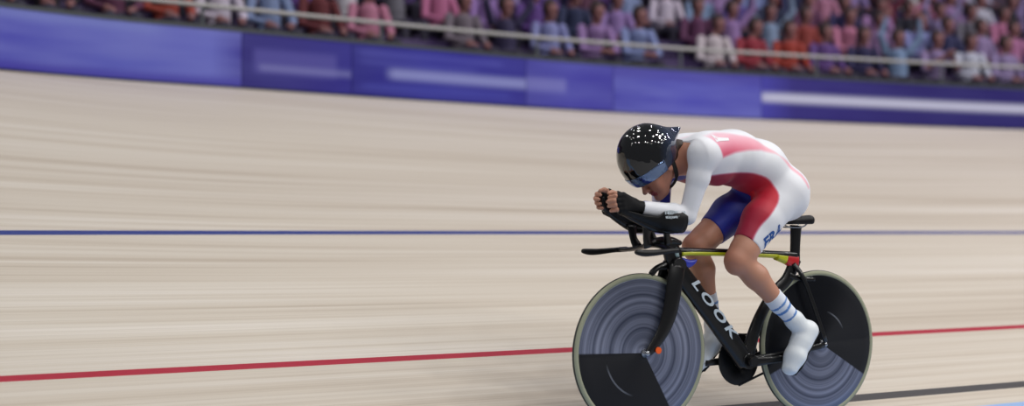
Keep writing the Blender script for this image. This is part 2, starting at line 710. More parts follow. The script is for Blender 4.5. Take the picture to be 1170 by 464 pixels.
# ------------------------------------------------------------------ advertising boards on the wall
def banner_material(name, stops, bands, length, blobs=0.0, seed=0.0):
    """stops: colours along the board [(0..1, rgb)]; bands: pale printed streaks (u0, u1, v0, v1, rgb, strength)"""
    m = mat(name, (80, 80, 170), 0.5, 0, 0, 0.25)
    uv = nd(m, 'ShaderNodeUVMap', uv_map='banner')
    sp = nd(m, 'ShaderNodeSeparateXYZ')
    lk(m, uv.outputs[0], sp.inputs[0])
    dv = nd(m, 'ShaderNodeMath', operation='DIVIDE')
    lk(m, sp.outputs['X'], dv.inputs[0])
    dv.inputs[1].default_value = length
    cr = nd(m, 'ShaderNodeValToRGB')
    el = cr.color_ramp.elements
    el[0].position, el[0].color = stops[0][0], rgba(stops[0][1])
    el[1].position, el[1].color = stops[-1][0], rgba(stops[-1][1])
    for p, c in stops[1:-1]:
        e = el.new(p)
        e.color = rgba(c)
    lk(m, dv.outputs[0], cr.inputs['Fac'])
    cur = cr.outputs['Color']
    # soft brush texture in the print
    mp = nd(m, 'ShaderNodeMapping')
    mp.inputs['Scale'].default_value = (1.1, 3.2, 1)
    mp.inputs['Location'].default_value = (seed, seed, 0)
    lk(m, uv.outputs[0], mp.inputs['Vector'])
    nz = nd(m, 'ShaderNodeTexNoise', noise_dimensions='2D')
    nz.inputs['Scale'].default_value = 1
    nz.inputs['Detail'].default_value = 1.5
    lk(m, mp.outputs[0], nz.inputs['Vector'])
    mr = nd(m, 'ShaderNodeMapRange')
    mr.inputs['From Min'].default_value = 0.15
    mr.inputs['From Max'].default_value = 0.72
    mr.inputs['To Max'].default_value = blobs
    lk(m, nz.outputs['Fac'], mr.inputs['Value'])
    mx = nd(m, 'ShaderNodeMix', data_type='RGBA')
    lk(m, mr.outputs['Result'], mx.inputs['Factor'])
    lk(m, cur, mx.inputs['A'])
    mx.inputs['B'].default_value = rgba((122, 128, 202))
    cur = mx.outputs['Result']

    def soft(src, a, b, w):
        x = nd(m, 'ShaderNodeMapRange', interpolation_type='SMOOTHSTEP')
        x.inputs['From Min'].default_value = a - w
        x.inputs['From Max'].default_value = a + w
        lk(m, src, x.inputs['Value'])
        y = nd(m, 'ShaderNodeMapRange', interpolation_type='SMOOTHSTEP')
        y.inputs['From Min'].default_value = b + w
        y.inputs['From Max'].default_value = b - w
        lk(m, src, y.inputs['Value'])
        z = nd(m, 'ShaderNodeMath', operation='MULTIPLY')
        lk(m, x.outputs['Result'], z.inputs[0])
        lk(m, y.outputs['Result'], z.inputs[1])
        return z.outputs[0]
    for u0, u1, v0, v1, c, st in bands:
        z = nd(m, 'ShaderNodeMath', operation='MULTIPLY')
        lk(m, soft(dv.outputs[0], u0, u1, 0.04), z.inputs[0])
        lk(m, soft(sp.outputs['Y'], v0, v1, 0.09), z.inputs[1])
        w = nd(m, 'ShaderNodeMath', operation='MULTIPLY')
        lk(m, z.outputs[0], w.inputs[0])
        w.inputs[1].default_value = st
        mx = nd(m, 'ShaderNodeMix', data_type='RGBA')
        lk(m, w.outputs[0], mx.inputs['Factor'])
        lk(m, cur, mx.inputs['A'])
        mx.inputs['B'].default_value = rgba(c)
        cur = mx.outputs['Result']
    lk(m, cur, bsdf(m).inputs['Base Color'])
    return m


BOARDS = [
    (8.4, 12.22, 'periwinkle blue board with cloudy pale blotches, nearest on the track wall',
     [(0.0, (92, 98, 188)), (0.45, (84, 84, 180)), (0.7, (104, 110, 190)), (0.92, (118, 124, 196)), (1.0, (74, 66, 152))],
     [(0.30, 0.80, 0.83, 1.05, (120, 130, 200), 0.7), (-0.1, 1.1, -0.1, 0.13, (62, 54, 160), 0.8)], 0.5),
    (12.22, 13.36, 'deep indigo board with a faint grey block, beside the periwinkle one',
     [(0.0, (46, 34, 118)), (0.5, (50, 38, 126)), (1.0, (52, 44, 138))],
     [(0.10, 0.85, 0.28, 0.72, (84, 80, 158), 0.75), (0.15, 1.0, 0.34, 0.42, (140, 142, 196), 0.6)], 0.1),
    (13.36, 15.41, 'indigo board striped with thin blue lines and one pale streak',
     [(0.0, (40, 32, 128)), (0.4, (48, 44, 148)), (1.0, (50, 42, 140))],
     [(0.04, 0.85, 0.80, 0.86, (86, 88, 178), 0.7), (0.04, 0.7, 0.64, 0.68, (86, 88, 178), 0.6), (0.05, 0.9, 0.14, 0.22, (70, 74, 170), 0.7),
      (0.20, 1.1, 0.36, 0.56, (146, 152, 206), 0.75)], 0.1),
    (15.41, 16.54, 'violet blue board with a short washed-out patch',
     [(0.0, (66, 58, 150)), (0.5, (84, 80, 168)), (1.0, (78, 72, 162))],
     [(-0.1, 0.45, 0.34, 0.62, (128, 130, 194), 0.6)], 0.2),
    (16.54, 18.55, 'plain periwinkle board behind the rider',
     [(0.0, (84, 82, 170)), (0.5, (92, 92, 182)), (1.0, (84, 80, 172))],
     [(-0.1, 1.1, 0.76, 1.1, (66, 58, 152), 0.6)], 0.45),
    (18.55, 26.0, 'dark purple board with one long white streak, farthest on the wall',
     [(0.0, (82, 78, 168)), (0.06, (56, 44, 120)), (0.3, (46, 34, 104)), (1.0, (44, 34, 100))],
     [(-0.02, 0.62, 0.40, 0.60, (196, 198, 220), 0.9)], 0.05),
]
for s0, s1, label, stops, bands, blobs in BOARDS:
    stops = [(p_, (c_[0] * 0.80, c_[1] * 0.80, min(255, c_[2] * 0.97))) for p_, c_ in stops]
    mm = banner_material('board_print', stops, bands, s1 - s0, blobs, s0)
    o = wall_strip('advertising_board', s0 + 0.004, s1 - 0.004,
                   [(-0.022, H_WALL + 0.015), (-0.022, H_TOP - 0.014), (-0.002, H_TOP - 0.014), (-0.002, H_WALL + 0.015)], mm, uv=True)
    tag(o, label, 'advertising board', 'printed boards along the track wall')

# ------------------------------------------------------------------ handrail above the wall
rail_root = bpy.data.objects.new('handrail', None)
col.objects.link(rail_root)
p_, t_, n_ = wall_frame(12)
rail_root.location = (p_[0] + n_[0] * 0.35, p_[1] + n_[1] * 0.35, 2.35)
bpy.context.view_layer.update()
tag(rail_root, 'pale grey steel handrail running behind the boards in front of the crowd', 'handrail')
S0, S1 = 8.0, 25.0


def rail_z(s):
    return 2.90 + 0.006 * (s - 9)


def to_local(pts, root):
    o = Vector(root.location)
    return [Vector(p) - o for p in pts]


pts = []
for i in range(60):
    s = S0 + (S1 - S0) * i / 59
    p, t, nn = wall_frame(s)
    q = p + nn * 0.35
    pts.append((q[0], q[1], rail_z(s)))
obj('rail', sweep('rail', to_local(pts, rail_root), 0.022, 12, up=(0, 0, 1)), M['rail'], rail_root)
s = S0 + 0.2
while s < S1:
    p, t, nn = wall_frame(s)
    q = p + nn * 0.35
    obj('post', sweep('post', to_local([(q[0], q[1], 2.35), (q[0], q[1], rail_z(s))], rail_root), 0.017, 10), M['cap'], rail_root)
    s += 1.9

# ------------------------------------------------------------------ tiers, benches
NROW = 6
ROW_O = [1.05 + 0.80 * r for r in range(NROW)]
ROW_Z = [2.30 + 0.36 * r for r in range(NROW)]
prof = [(0.10, 1.9)]
prof.append((0.10, 2.35))
prof.append((ROW_O[0] - 0.45, 2.35))
prof.append((ROW_O[0] - 0.45, ROW_Z[0]))
for r in range(NROW):
    if r:
        prof.append((ROW_O[r] - 0.45, ROW_Z[r]))
    prof.append((ROW_O[r] + 0.35, ROW_Z[r]))
prof.append((ROW_O[-1] + 0.35, 1.9))
wall_strip('floor', 3.0, 30, prof, M['tier'], 'structure')
wall_strip('wall_back', 3.0, 30, [(ROW_O[-1] + 0.9, 1.5), (ROW_O[-1] + 0.9, 7.5), (ROW_O[-1] + 1.1, 7.5), (ROW_O[-1] + 1.1, 1.5)], M['tier'], 'structure')
RANK = ['first', 'second', 'third', 'fourth', 'fifth', 'sixth']
for r in range(NROW):
    root = bpy.data.objects.new('bench', None)
    col.objects.link(root)
    p, t, nn = wall_frame(13)
    q = p + nn * ROW_O[r]
    root.location = (q[0], q[1], ROW_Z[r])
    tag(root, f'long dark purple spectator bench on the {RANK[r]} tier up from the track', 'bench', 'benches in the stand')
    for nm, pr in (('seat', [(-0.02, 0.38), (-0.02, 0.42), (0.32, 0.42), (0.32, 0.38)]),
                   ('backrest', [(0.30, 0.50), (0.30, 0.66), (0.33, 0.66), (0.33, 0.50)])):
        o = wall_strip(nm, 6.0, 28.5, [(a + ROW_O[r], z + ROW_Z[r]) for a, z in pr], M['bench'])
        o.data.transform(Matrix.Translation(-Vector(root.location)))
        o.parent = root
    for i in range(9):
        p, t, nn = wall_frame(6.4 + i * 2.5)
        q = p + nn * (ROW_O[r] + 0.25)
        z0 = ROW_Z[r]
        obj('leg', sweep('leg', to_local([(q[0], q[1], z0), (q[0], q[1], z0 + 0.38)], root), 0.03, 8), M['cap'], root)
        q = p + nn * (ROW_O[r] + 0.337)
        obj('backrest_post', sweep('backrest_post', to_local([(q[0], q[1], z0), (q[0], q[1], z0 + 0.64)], root), 0.008, 8), M['cap'], root)


# ------------------------------------------------------------------ spectators
def crowd_materials():
    top = mat('spectator_top', (120, 90, 150), 0.8)
    oi = nd(top, 'ShaderNodeObjectInfo')
    lk(top, oi.outputs['Color'], bsdf(top).inputs['Base Color'])
    skin = mat('spectator_skin', (122, 80, 80), 0.6)
    legs = mat('spectator_trousers', (44, 40, 58), 0.8)
    hair = mat('spectator_hair', (40, 26, 26), 0.7)
    return [top, skin, legs, hair]


CM = crowd_materials()


def make_spectator(pose):
    """seated figure facing -y, seat at z=0.42, feet on z=0, hips at y=0.12"""
    f = Field((-0.45, -0.75, -0.02), (0.45, 0.45, 1.62), 0.016)
    lean = {'upright': 0.0, 'leaning': -0.12, 'cheering': 0.02, 'clapping': -0.04, 'turned': 0.0}[pose]
    P = []                                   # (zone, a, b, r1, r2, sb)
    hip = (0, 0.12, 0.52)
    chest = (0, 0.13 + lean, 0.88)
    P.append((0, hip, (0, 0.13 + lean * 0.5, 0.70), 0.115, 0.105, 1.35))
    P.append((0, (0, 0.13 + lean * 0.5, 0.70), chest, 0.105, 0.10, 1.55))
    hx_ = 0.05 if pose == 'turned' else 0.0
    head = (hx_, 0.09 + lean * 1.25, 1.09)
    P.append((1, chest, head, 0.055, 0.05, 1))
    for sgn in (-1, 1):
        sh = (sgn * 0.175, 0.13 + lean, 0.92)
        kn = (sgn * 0.12, -0.32, 0.50)
        P.append((2, (sgn * 0.09, 0.08, 0.50), kn, 0.085, 0.058, 1))
        P.append((2, kn, (sgn * 0.13, -0.34, 0.10), 0.055, 0.042, 1))
        P.append((2, (sgn * 0.13, -0.33, 0.045), (sgn * 0.14, -0.50, 0.035), 0.045, 0.035, 1))
        if pose == 'cheering':
            el = (sgn * 0.30, 0.06, 1.12)
            ha = (sgn * 0.24, 0.0, 1.38)
        elif pose == 'clapping':
            el = (sgn * 0.24, -0.02 + lean, 0.70)
            ha = (sgn * 0.035, -0.24, 0.86)
        elif pose == 'leaning':
            el = (sgn * 0.22, -0.12, 0.66)
            ha = (sgn * 0.06, -0.30, 0.62)
        else:
            el = (sgn * 0.235, 0.06, 0.68)
            ha = (sgn * 0.12, -0.18, 0.60)
        P.append((0, sh, el, 0.055, 0.043, 1))
        P.append((0 if pose != 'clapping' else 1, el, ha, 0.040, 0.028, 1))
        hv = np.array(ha) - np.array(el)
        hv /= np.linalg.norm(hv)
        tip = np.array(ha) + hv * 0.11
        P.append((1, ha, tuple(tip), 0.033, 0.022, 1))
        P.append((1, ha, tuple(np.array(ha) + hv * 0.05 + np.array((-sgn * 0.05, 0, 0.01))), 0.016, 0.012, 1))
    for z, a, b, r1, r2, sb in P:
        f.cone(a, b, r1, r2, 0.025, sb)
    f.ell((head[0], head[1] - 0.005, head[2] + 0.03), (0.078, 0.097, 0.118), 0.01)
    f.cone((head[0], head[1] - 0.10, head[2] + 0.02), (head[0], head[1] - 0.118, head[2] - 0.005), 0.010, 0.014, 0.008)
    f.cone((head[0], head[1] - 0.07, head[2] - 0.07), (head[0], head[1] - 0.075, head[2] - 0.075), 0.028, 0.026, 0.02)
    for sgn in (-1, 1):
        f.ell((head[0] + sgn * 0.08, head[1] + 0.01, head[2] + 0.02), (0.012, 0.02, 0.03), 0.004)
    f.ell((head[0], head[1] + 0.018, head[2] + 0.055), (0.088, 0.098, 0.108), 0.006)      # hair mass
    me, V = f.mesh('spectator')
    best = np.full(len(V), 9.0)
    zone = np.zeros(len(V), int)
    for z, a, b, r1, r2, sb in P:
        a = np.array(a)
        b = np.array(b)
        q = V.copy()
        q[:, 0] /= sb if sb != 1 else 1
        ab = b - a
        t = np.clip((q - a) @ ab / (ab @ ab), 0, 1)
        d = np.linalg.norm(q - a - t[:, None] * ab, axis=1) - (r1 + (r2 - r1) * t)
        up_ = d < best
        best[up_] = d[up_]
        zone[up_] = z
    hd = V - np.array((head[0], head[1], head[2] + 0.03))
    ishead = (hd[:, 2] > -0.10) & (np.linalg.norm(hd / np.array((0.11, 0.13, 0.15)), axis=1) < 1.05)
    zone[ishead] = 1
    hair = ishead & ((hd[:, 2] > 0.045) | ((hd[:, 1] > -0.03) & (hd[:, 2] > -0.075)) | ((np.abs(hd[:, 0]) > 0.062) & (hd[:, 2] > -0.06)))
    zone[hair] = 3
    n = len(me.polygons)
    vi = np.zeros(n * 4, np.int32)
    me.loops.foreach_get('vertex_index', vi)
    me.polygons.foreach_set('material_index', zone[vi.reshape(-1, 4)[:, 0]].astype(np.int32))
    for x in CM:
        me.materials.append(x)
    return me


POSES = {p: make_spectator(p) for p in ('upright', 'leaning', 'cheering', 'clapping', 'turned')}
POSE_TXT = {'upright': 'sitting upright', 'leaning': 'leaning forward', 'cheering': 'with both arms raised',
            'clapping': 'clapping', 'turned': 'turning the head'}
TOPS = {'lilac': (158, 128, 182), 'purple': (96, 68, 142), 'plum': (96, 52, 86), 'maroon': (104, 34, 48), 'navy': (44, 44, 88),
        'white': (206, 200, 212), 'pale blue': (136, 148, 192), 'rust red': (160, 62, 50), 'pink': (188, 118, 160),
        'black': (34, 28, 38), 'grey': (120, 112, 128), 'crimson': (158, 36, 62)}
SEEN = set()
first = True
for r in range(NROW):
    z0 = ROW_Z[r]
    # only the stretch of each row the photograph can show
    s_lo = {0: 9.2, 1: 9.8, 2: 10.8, 3: 12.4, 4: 14.6, 5: 17.4}[r]
    slots = []
    s = s_lo + random.uniform(0, 0.25)
    while s < 24.4 + 0.35 * r:
        if random.random() > 0.07:
            slots.append(s)
        s += 0.535 + random.uniform(-0.01, 0.06)
    prev = None
    names = []
    for s in slots:
        x = (s - 8) / 14.0
        w = {'lilac': 3 * x + 1, 'purple': 2.4, 'plum': 2, 'maroon': 2.2 - x, 'navy': 1.2 + x, 'white': 0.9 + x, 'pale blue': 0.5 + 1.6 * x,
             'rust red': 0.55, 'pink': 1.6, 'black': 1.6 - x, 'grey': 1.0, 'crimson': max(0.15, 1.3 - 1.3 * x)}
        if r == 0:
            w['white'] += 1.2
            w['pale blue'] += 1
        ks = [k for k in w if k != prev]
        prev = random.choices(ks, [w[k] for k in ks])[0]
        names.append(prev)
    for i, s in enumerate(slots):
        left = names[i - 1] if i else None
        right = names[i + 1] if i + 1 < len(names) else None
        where = (f'between {left} and {right}' if left and right else ('at the near end' if right else 'at the far end'))
        order = list(POSES)
        random.shuffle(order)
        if random.random() < 0.5:
            order = ['upright'] + [k for k in order if k != 'upright']
        for pose in order:
            lab = f'spectator in {names[i]} top {POSE_TXT[pose]}, {RANK[r]} row, {where}'
            if lab not in SEEN:
                break
        SEEN.add(lab)
        p, t, nn = wall_frame(s)
        q = p + nn * (ROW_O[r] + 0.02)
        o = bpy.data.objects.new('person', POSES[pose])
        col.objects.link(o)
        o.location = (q[0], q[1], z0)
        o.rotation_euler = (0, 0, math.atan2(t[1], t[0]) + random.uniform(-0.15, 0.15))
        c = np.array(TOPS[names[i]], float) * 0.86 + rng.uniform(-7, 7, 3)
        o.color = rgba(tuple(np.clip(c, 5, 250)))
        tag(o, lab, 'person', 'spectators seated in the stand')

# ------------------------------------------------------------------ THE BICYCLE
PSI = R(29)
ROOT_LOC = Vector((0.541, 5.8, 0.0))
ROOT_ROT = math.atan2(-math.sin(PSI), -math.cos(PSI))        # local x = direction of travel, y = rider's left

bike = bpy.data.objects.new('track_bicycle', None)
col.objects.link(bike)
bike.location = ROOT_LOC
bike.rotation_euler = (0, 0, ROOT_ROT)
tag(bike, 'black track time trial bicycle with disc wheels and yellow green top tube', 'bicycle')
BB = Vector((-0.561, 0, 0.274))
RH = Vector((-0.975, 0, 0.334))
FH = Vector((0, 0, 0.334))


def make_wheel(name, c, front):
    # lens-shaped disc: one black and one grey sector
    prof = [(0.0, 0.034), (0.014, 0.034), (0.024, 0.030), (0.05, 0.0275), (0.10, 0.0245), (0.16, 0.0205), (0.22, 0.016), (0.27, 0.0125), (0.310, 0.0105), (0.315, 0.009)]
    prof = prof + [(r, -z) for r, z in reversed(prof)]
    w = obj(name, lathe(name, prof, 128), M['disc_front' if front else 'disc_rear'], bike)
    w.location = c
    w.rotation_euler = (R(-90), 0, 0)
    ty = []
    for k in range(15):
        a = math.pi * (k / 14) - math.pi / 2
        ty.append((0.3195 + 0.0145 * math.cos(a), 0.0118 * math.sin(a)))
    ty.append((0.311, 0.0100))
    ty = [(0.311, -0.0100)] + ty
    t = obj('tyre', lathe('tyre', ty + [ty[0]], 128), [M['rubber']], w)
    tr = [(0.3285, -0.0085), (0.3335, -0.005), (0.3348, 0), (0.3335, 0.005), (0.3285, 0.0085), (0.326, 0.0), (0.3285, -0.0085)]
    obj('tread', lathe('tread', tr, 128), M['tread'], t)
    ax = obj('hub_cap', lathe('hub_cap', [(0, 0.062), (0.008, 0.062), (0.011, 0.058), (0.012, 0.045), (0.018, 0.040), (0.019, 0.032), (0, 0.032)], 32), M['steel'], w)
    ax2 = obj('hub_cap', ax.data, None, w)
    ax2.rotation_euler = (R(180), 0, 0)
    return w


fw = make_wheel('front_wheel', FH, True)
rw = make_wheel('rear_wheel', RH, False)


def side(p, b):
    return (p[0], b, p[1])


# fork: two deep blades and a crown
for sg in (1, -1):
    cen = [(-0.172, 0.70), (-0.158, 0.65), (-0.140, 0.58), (-0.120, 0.50), (-0.082, 0.42), (-0.025, 0.352), (0.0, 0.334)]
    bs = [0.030, 0.038, 0.043, 0.046, 0.048, 0.050, 0.050]
    rr = [(0.040, 0.012), (0.041, 0.012), (0.040, 0.011), (0.037, 0.010), (0.030, 0.009), (0.022, 0.008), (0.015, 0.007)]
    P = [side(c, sg * b) for c, b in zip(cen, bs)]
    S = spline([tuple(p) + r for p, r in zip(P, rr)], 5)
    bl = obj('fork_blade', sweep('fork_blade', [s[:3] for s in S], [tuple(s[3:]) for s in S], 24), M['carbon'], bike)
    if sg == 1:
        tip = obj('dropout_cover', sweep('dropout_cover', [(-0.052, 0.055, 0.345), (-0.052, 0.063, 0.345)], 0.014, 20, up=(0, 0, 1)), M['orange'], bl)
        tag(tip, 'orange oval cover beside the axle')
obj('fork_crown', sweep('fork_crown', [(-0.178, -0.042, 0.700), (-0.178, 0, 0.706), (-0.178, 0.042, 0.700)], [(0.030, 0.034), (0.034, 0.036), (0.030, 0.034)], 20, up=(1, 0, 0)), M['carbon'], bike)
S = spline([(-0.135, 0, 0.700, 0.020, 0.016), (-0.09, 0, 0.690, 0.013, 0.014), (-0.062, 0, 0.668, 0.014, 0.013), (-0.055, 0, 0.655, 0.008, 0.010)], 4)
obj('crown_fairing', sweep('crown_fairing', [s[:3] for s in S], [tuple(s[3:]) for s in S], 16), M['carbon'], bike)

# head tube, stem and riser
S = spline([(-0.188, 0, 0.655, 0.036, 0.022), (-0.178, 0, 0.71, 0.042, 0.023), (-0.160, 0, 0.770, 0.042, 0.022), (-0.150, 0, 0.800, 0.036, 0.020)], 5)
obj('head_tube', sweep('head_tube', [s[:3] for s in S], [tuple(s[3:]) for s in S], 24, power=2.4), M['carbon'], bike)
badge = obj('head_badge', sweep('head_badge', [(-0.182, 0.020, 0.735), (-0.176, 0.0235, 0.745), (-0.172, 0.0235, 0.768), (-0.170, 0.018, 0.775)], [(0.010, 0.004)] * 4, 12), M['teal'], bike)
tag(badge, 'pale teal patch on the head tube')
S = spline([(-0.205, 0, 0.795, 0.012, 0.020), (-0.15, 0, 0.805, 0.020, 0.028), (-0.08, 0, 0.800, 0.018, 0.030), (-0.03, 0, 0.785, 0.011, 0.028)], 5)
obj('stem', sweep('stem', [s[:3] for s in S], [tuple(s[3:]) for s in S], 20), M['carbon'], bike)

# base bar: a flat wing with a forward horn at each end
wing = spline([(-0.035, -0.20, 0.768), (-0.055, -0.15, 0.768), (-0.07, -0.07, 0.780), (-0.07, 0, 0.785), (-0.07, 0.07, 0.780), (-0.055, 0.15, 0.768), (-0.035, 0.20, 0.768)], 5)
bb_ = obj('base_bar', sweep('base_bar', wing, (0.028, 0.010), 20, up=(0, 0, 1)), M['carbon'], bike)
for sg in (1, -1):
    S = spline([(-0.06, sg * 0.190, 0.768, 0.012, 0.018), (0.0, sg * 0.203, 0.764, 0.011, 0.014), (0.07, sg * 0.205, 0.758, 0.013, 0.014), (0.12, sg * 0.205, 0.757, 0.014, 0.015), (0.155, sg * 0.204, 0.761, 0.010, 0.012), (0.163, sg * 0.204, 0.763, 0.003, 0.004)], 5)
    obj('grip', sweep('grip', [s[:3] for s in S], [tuple(s[3:]) for s in S], 20), M['satin_black'], bb_)

# risers, arm cradles and extensions
for sg in (1, -1):
    S = spline([(-0.115, sg * 0.045, 0.79, 0.020, 0.010), (-0.10, sg * 0.055, 0.83, 0.016, 0.009), (-0.09, sg * 0.065, 0.875, 0.022, 0.010)], 4)
    obj('riser', sweep('riser', [s[:3] for s in S], [tuple(s[3:]) for s in S], 16), M['carbon'], bike)
    S = spline([(-0.015, sg * 0.040, 0.78, 0.024, 0.010), (0.0, sg * 0.050, 0.82, 0.018, 0.009), (0.0, sg * 0.06, 0.875, 0.026, 0.010)], 4)
    obj('riser', sweep('riser', [s[:3] for s in S], [tuple(s[3:]) for s in S], 16), M['carbon'], bike)
    # cradle: a trough under the forearm, open at the top
    V, F = [], []
    st = [(-0.140, 0.110, 0.896, 0.046, 0.30), (-0.115, 0.107, 0.898, 0.049, 0.62), (-0.06, 0.100, 0.905, 0.049, 0.60), (-0.03, 0.095, 0.908, 0.046, 0.45), (-0.005, 0.09, 0.914, 0.042, -0.15),
          (0.05, 0.080, 0.928, 0.036, -0.40), (0.10, 0.070, 0.942, 0.032, -0.45), (0.14, 0.058, 0.950, 0.028, -0.50)]
    nn_ = 17
    for ti, (a, b, z, r, top) in enumerate(st):
        lo_, hi_ = -math.pi / 2 - (math.pi / 2 + top), -math.pi / 2 + (math.pi / 2 + top)
        for layer, rr_ in enumerate((r, r - 0.004)):
            for k in range(nn_):
                an = lo_ + (hi_ - lo_) * k / (nn_ - 1)
                V.append((a, sg * b + rr_ * math.cos(an) * 0.95, z + rr_ * math.sin(an) * (1.25 if math.sin(an) < 0 else 1.0)))
    W2 = nn_ * 2
    for i in range(len(st) - 1):
        for k in range(nn_ - 1):
            a = i * W2 + k
            F.append((a, a + 1, a + 1 + W2, a + W2))
            a += nn_
            F.append((a, a + W2, a + 1 + W2, a + 1))
        for k in (0, nn_ - 1):
            a = i * W2 + k
            F.append((a, a + W2, a + W2 + nn_, a + nn_))
    for i in (0, len(st) - 1):
        for k in range(nn_ - 1):
            a = i * W2 + k
            F.append((a, a + nn_, a + nn_ + 1, a + 1))
    me = raw('arm_cradle', V, F)
    bm = bmesh.new()
    bm.from_mesh(me)
    bmesh.ops.recalc_face_normals(bm, faces=bm.faces)
    bm.to_mesh(me)
    bm.free()
    cr_ = obj('arm_cradle', me, M['satin_black'], bike)
    # keel under the cradle that carries the extension
    S = spline([(-0.11, sg * 0.092, 0.855, 0.020, 0.020), (-0.03, sg * 0.085, 0.865, 0.026, 0.020), (0.05, sg * 0.072, 0.895, 0.022, 0.016), (0.12, sg * 0.055, 0.925, 0.014, 0.013), (0.150, sg * 0.046, 0.945, 0.012, 0.012),
                (0.157, sg * 0.044, 0.975, 0.011, 0.011), (0.158, sg * 0.044, 0.99, 0.010, 0.010)], 5)
    obj('extension', sweep('extension', [s[:3] for s in S], [tuple(s[3:]) for s in S], 18), M['carbon'], bike)
    if sg == 1:
        # unreadable white strokes printed on the outer face of the cradle
        bm = bmesh.new()
        rs = random.Random(5)

        def stroke(a, z, w, hgt, sl):
            pr = (z - 0.903) / 0.049
            off = 0.049 * 0.95 * math.sqrt(max(0.0, 1 - min(1, pr * pr))) + 0.0015
            q = [bm.verts.new((a + u * w + v_ * sl, 0.102 + off - (v_ * 0.0), z + v_ * hgt)) for u, v_ in ((-.5, -.5), (.5, -.5), (.5, .5), (-.5, .5))]
            bm.faces.new(q)
        for i in range(16):
            a = -0.128 + i * 0.0066
            stroke(a, 0.924, rs.choice((0.0030, 0.0045, 0.0055)), rs.uniform(0.013, 0.018), 0.003)
            stroke(a - 0.001, 0.904 + rs.uniform(-.001, .001), rs.choice((0.003, 0.005)), rs.uniform(0.008, 0.013), 0.002)
        bmesh.ops.recalc_face_normals(bm, faces=bm.faces)
        me = bpy.data.meshes.new('lettering')
        bm.to_mesh(me)
        bm.free()
        tag(obj('lettering', me, M['letter'], cr_), 'white printed strokes')


def tube(name, rows, m, n=24, power=2.3, parent=bike, k=6):
    S = spline(rows, k)
    return obj(name, sweep(name, [s[:3] for s in S], [tuple(s[3:5]) for s in S], n, power=power), m, parent)


# main tubes
dt0, dt1 = Vector((-0.190, 0, 0.690)), Vector((-0.535, 0, 0.300))
dtube = tube('down_tube', [(-0.178, 0, 0.725, 0.028, 0.021), (-0.225, 0, 0.652, 0.043, 0.024), (-0.38, 0, 0.475, 0.043, 0.025), (-0.50, 0, 0.340, 0.045, 0.028), (-0.56, 0, 0.270, 0.046, 0.032)], M['carbon'])
ttube = tube('top_tube', [(-0.165, 0, 0.757, 0.021, 0.018), (-0.30, 0, 0.757, 0.017, 0.018), (-0.60, 0, 0.748, 0.016, 0.017), (-0.79, 0, 0.738, 0.018, 0.017), (-0.85, 0, 0.734, 0.020, 0.016)], M['carbon'])
S = [(-0.205, 0, 0.749, 0.0125, 0.0205), (-0.30, 0, 0.7515, 0.0115, 0.0198), (-0.60, 0, 0.7425, 0.0115, 0.0188), (-0.735, 0, 0.737, 0.0125, 0.0185)]
tag(tube('side_stripe', S, M['yellow'], parent=ttube), 'yellow green painted side of the tube')
tag(tube('rear_stripe', [(-0.735, 0, 0.733, 0.016, 0.0190), (-0.790, 0, 0.722, 0.024, 0.0190)], M['yellow'], parent=ttube), 'yellow band ahead of the seat cluster')
tag(tube('seat_cluster', [(-0.790, 0, 0.722, 0.024, 0.0190), (-0.83, 0, 0.712, 0.032, 0.0190), (-0.855, 0, 0.708, 0.030, 0.0185)], M['red'], parent=ttube), 'red band at the seat cluster')
tag(tube('head_stripe', [(-0.200, 0, 0.716, 0.022, 0.017), (-0.245, 0, 0.706, 0.020, 0.016), (-0.275, 0, 0.712, 0.012, 0.014), (-0.292, 0, 0.722, 0.004, 0.010)], M['blue'], parent=dtube), 'blue panel under the head tube')
# aero seat tube that follows the rear wheel
tube('seat_tube', [(-0.850, 0, 0.72, 0.030, 0.017), (-0.800, 0, 0.63, 0.030, 0.016), (-0.715, 0, 0.56, 0.028, 0.015), (-0.640, 0, 0.46, 0.028, 0.016), (-0.590, 0, 0.35, 0.032, 0.020), (-0.565, 0, 0.275, 0.036, 0.028)], M['carbon'])
tube('seat_post', [(-0.845, 0, 0.70, 0.028, 0.013), (-0.848, 0, 0.78, 0.027, 0.0125), (-0.852, 0, 0.85, 0.030, 0.013), (-0.854, 0, 0.872, 0.034, 0.016)], M['carbon'])
obj('bottom_bracket', sweep('bottom_bracket', [BB + Vector((0, -0.036, 0)), BB + Vector((0, 0.036, 0))], 0.034, 28, up=(0, 0, 1)), M['carbon'], bike)
for sg in (1, -1):
    tube('seat_stay', [(-0.825, sg * 0.014, 0.700, 0.012, 0.007), (-0.858, sg * 0.040, 0.640, 0.011, 0.007), (-0.905, sg * 0.056, 0.515, 0.010, 0.006), (-0.972, sg * 0.060, 0.345, 0.012, 0.006)], M['carbon'], 16)
    tube('chain_stay', [(-0.585, sg * 0.022, 0.275, 0.022, 0.010), (-0.66, sg * 0.045, 0.288, 0.018, 0.008), (-0.80, sg * 0.056, 0.306, 0.014, 0.007), (-0.965, sg * 0.060, 0.332, 0.014, 0.006)], M['carbon'], 16)
    tube('wheel_guard', [(-0.800, sg * 0.012, 0.650, 0.014, 0.006), (-0.86, sg * 0.024, 0.632, 0.010, 0.005), (-0.93, sg * 0.040, 0.628, 0.007, 0.004)], M['carbon'], 14)

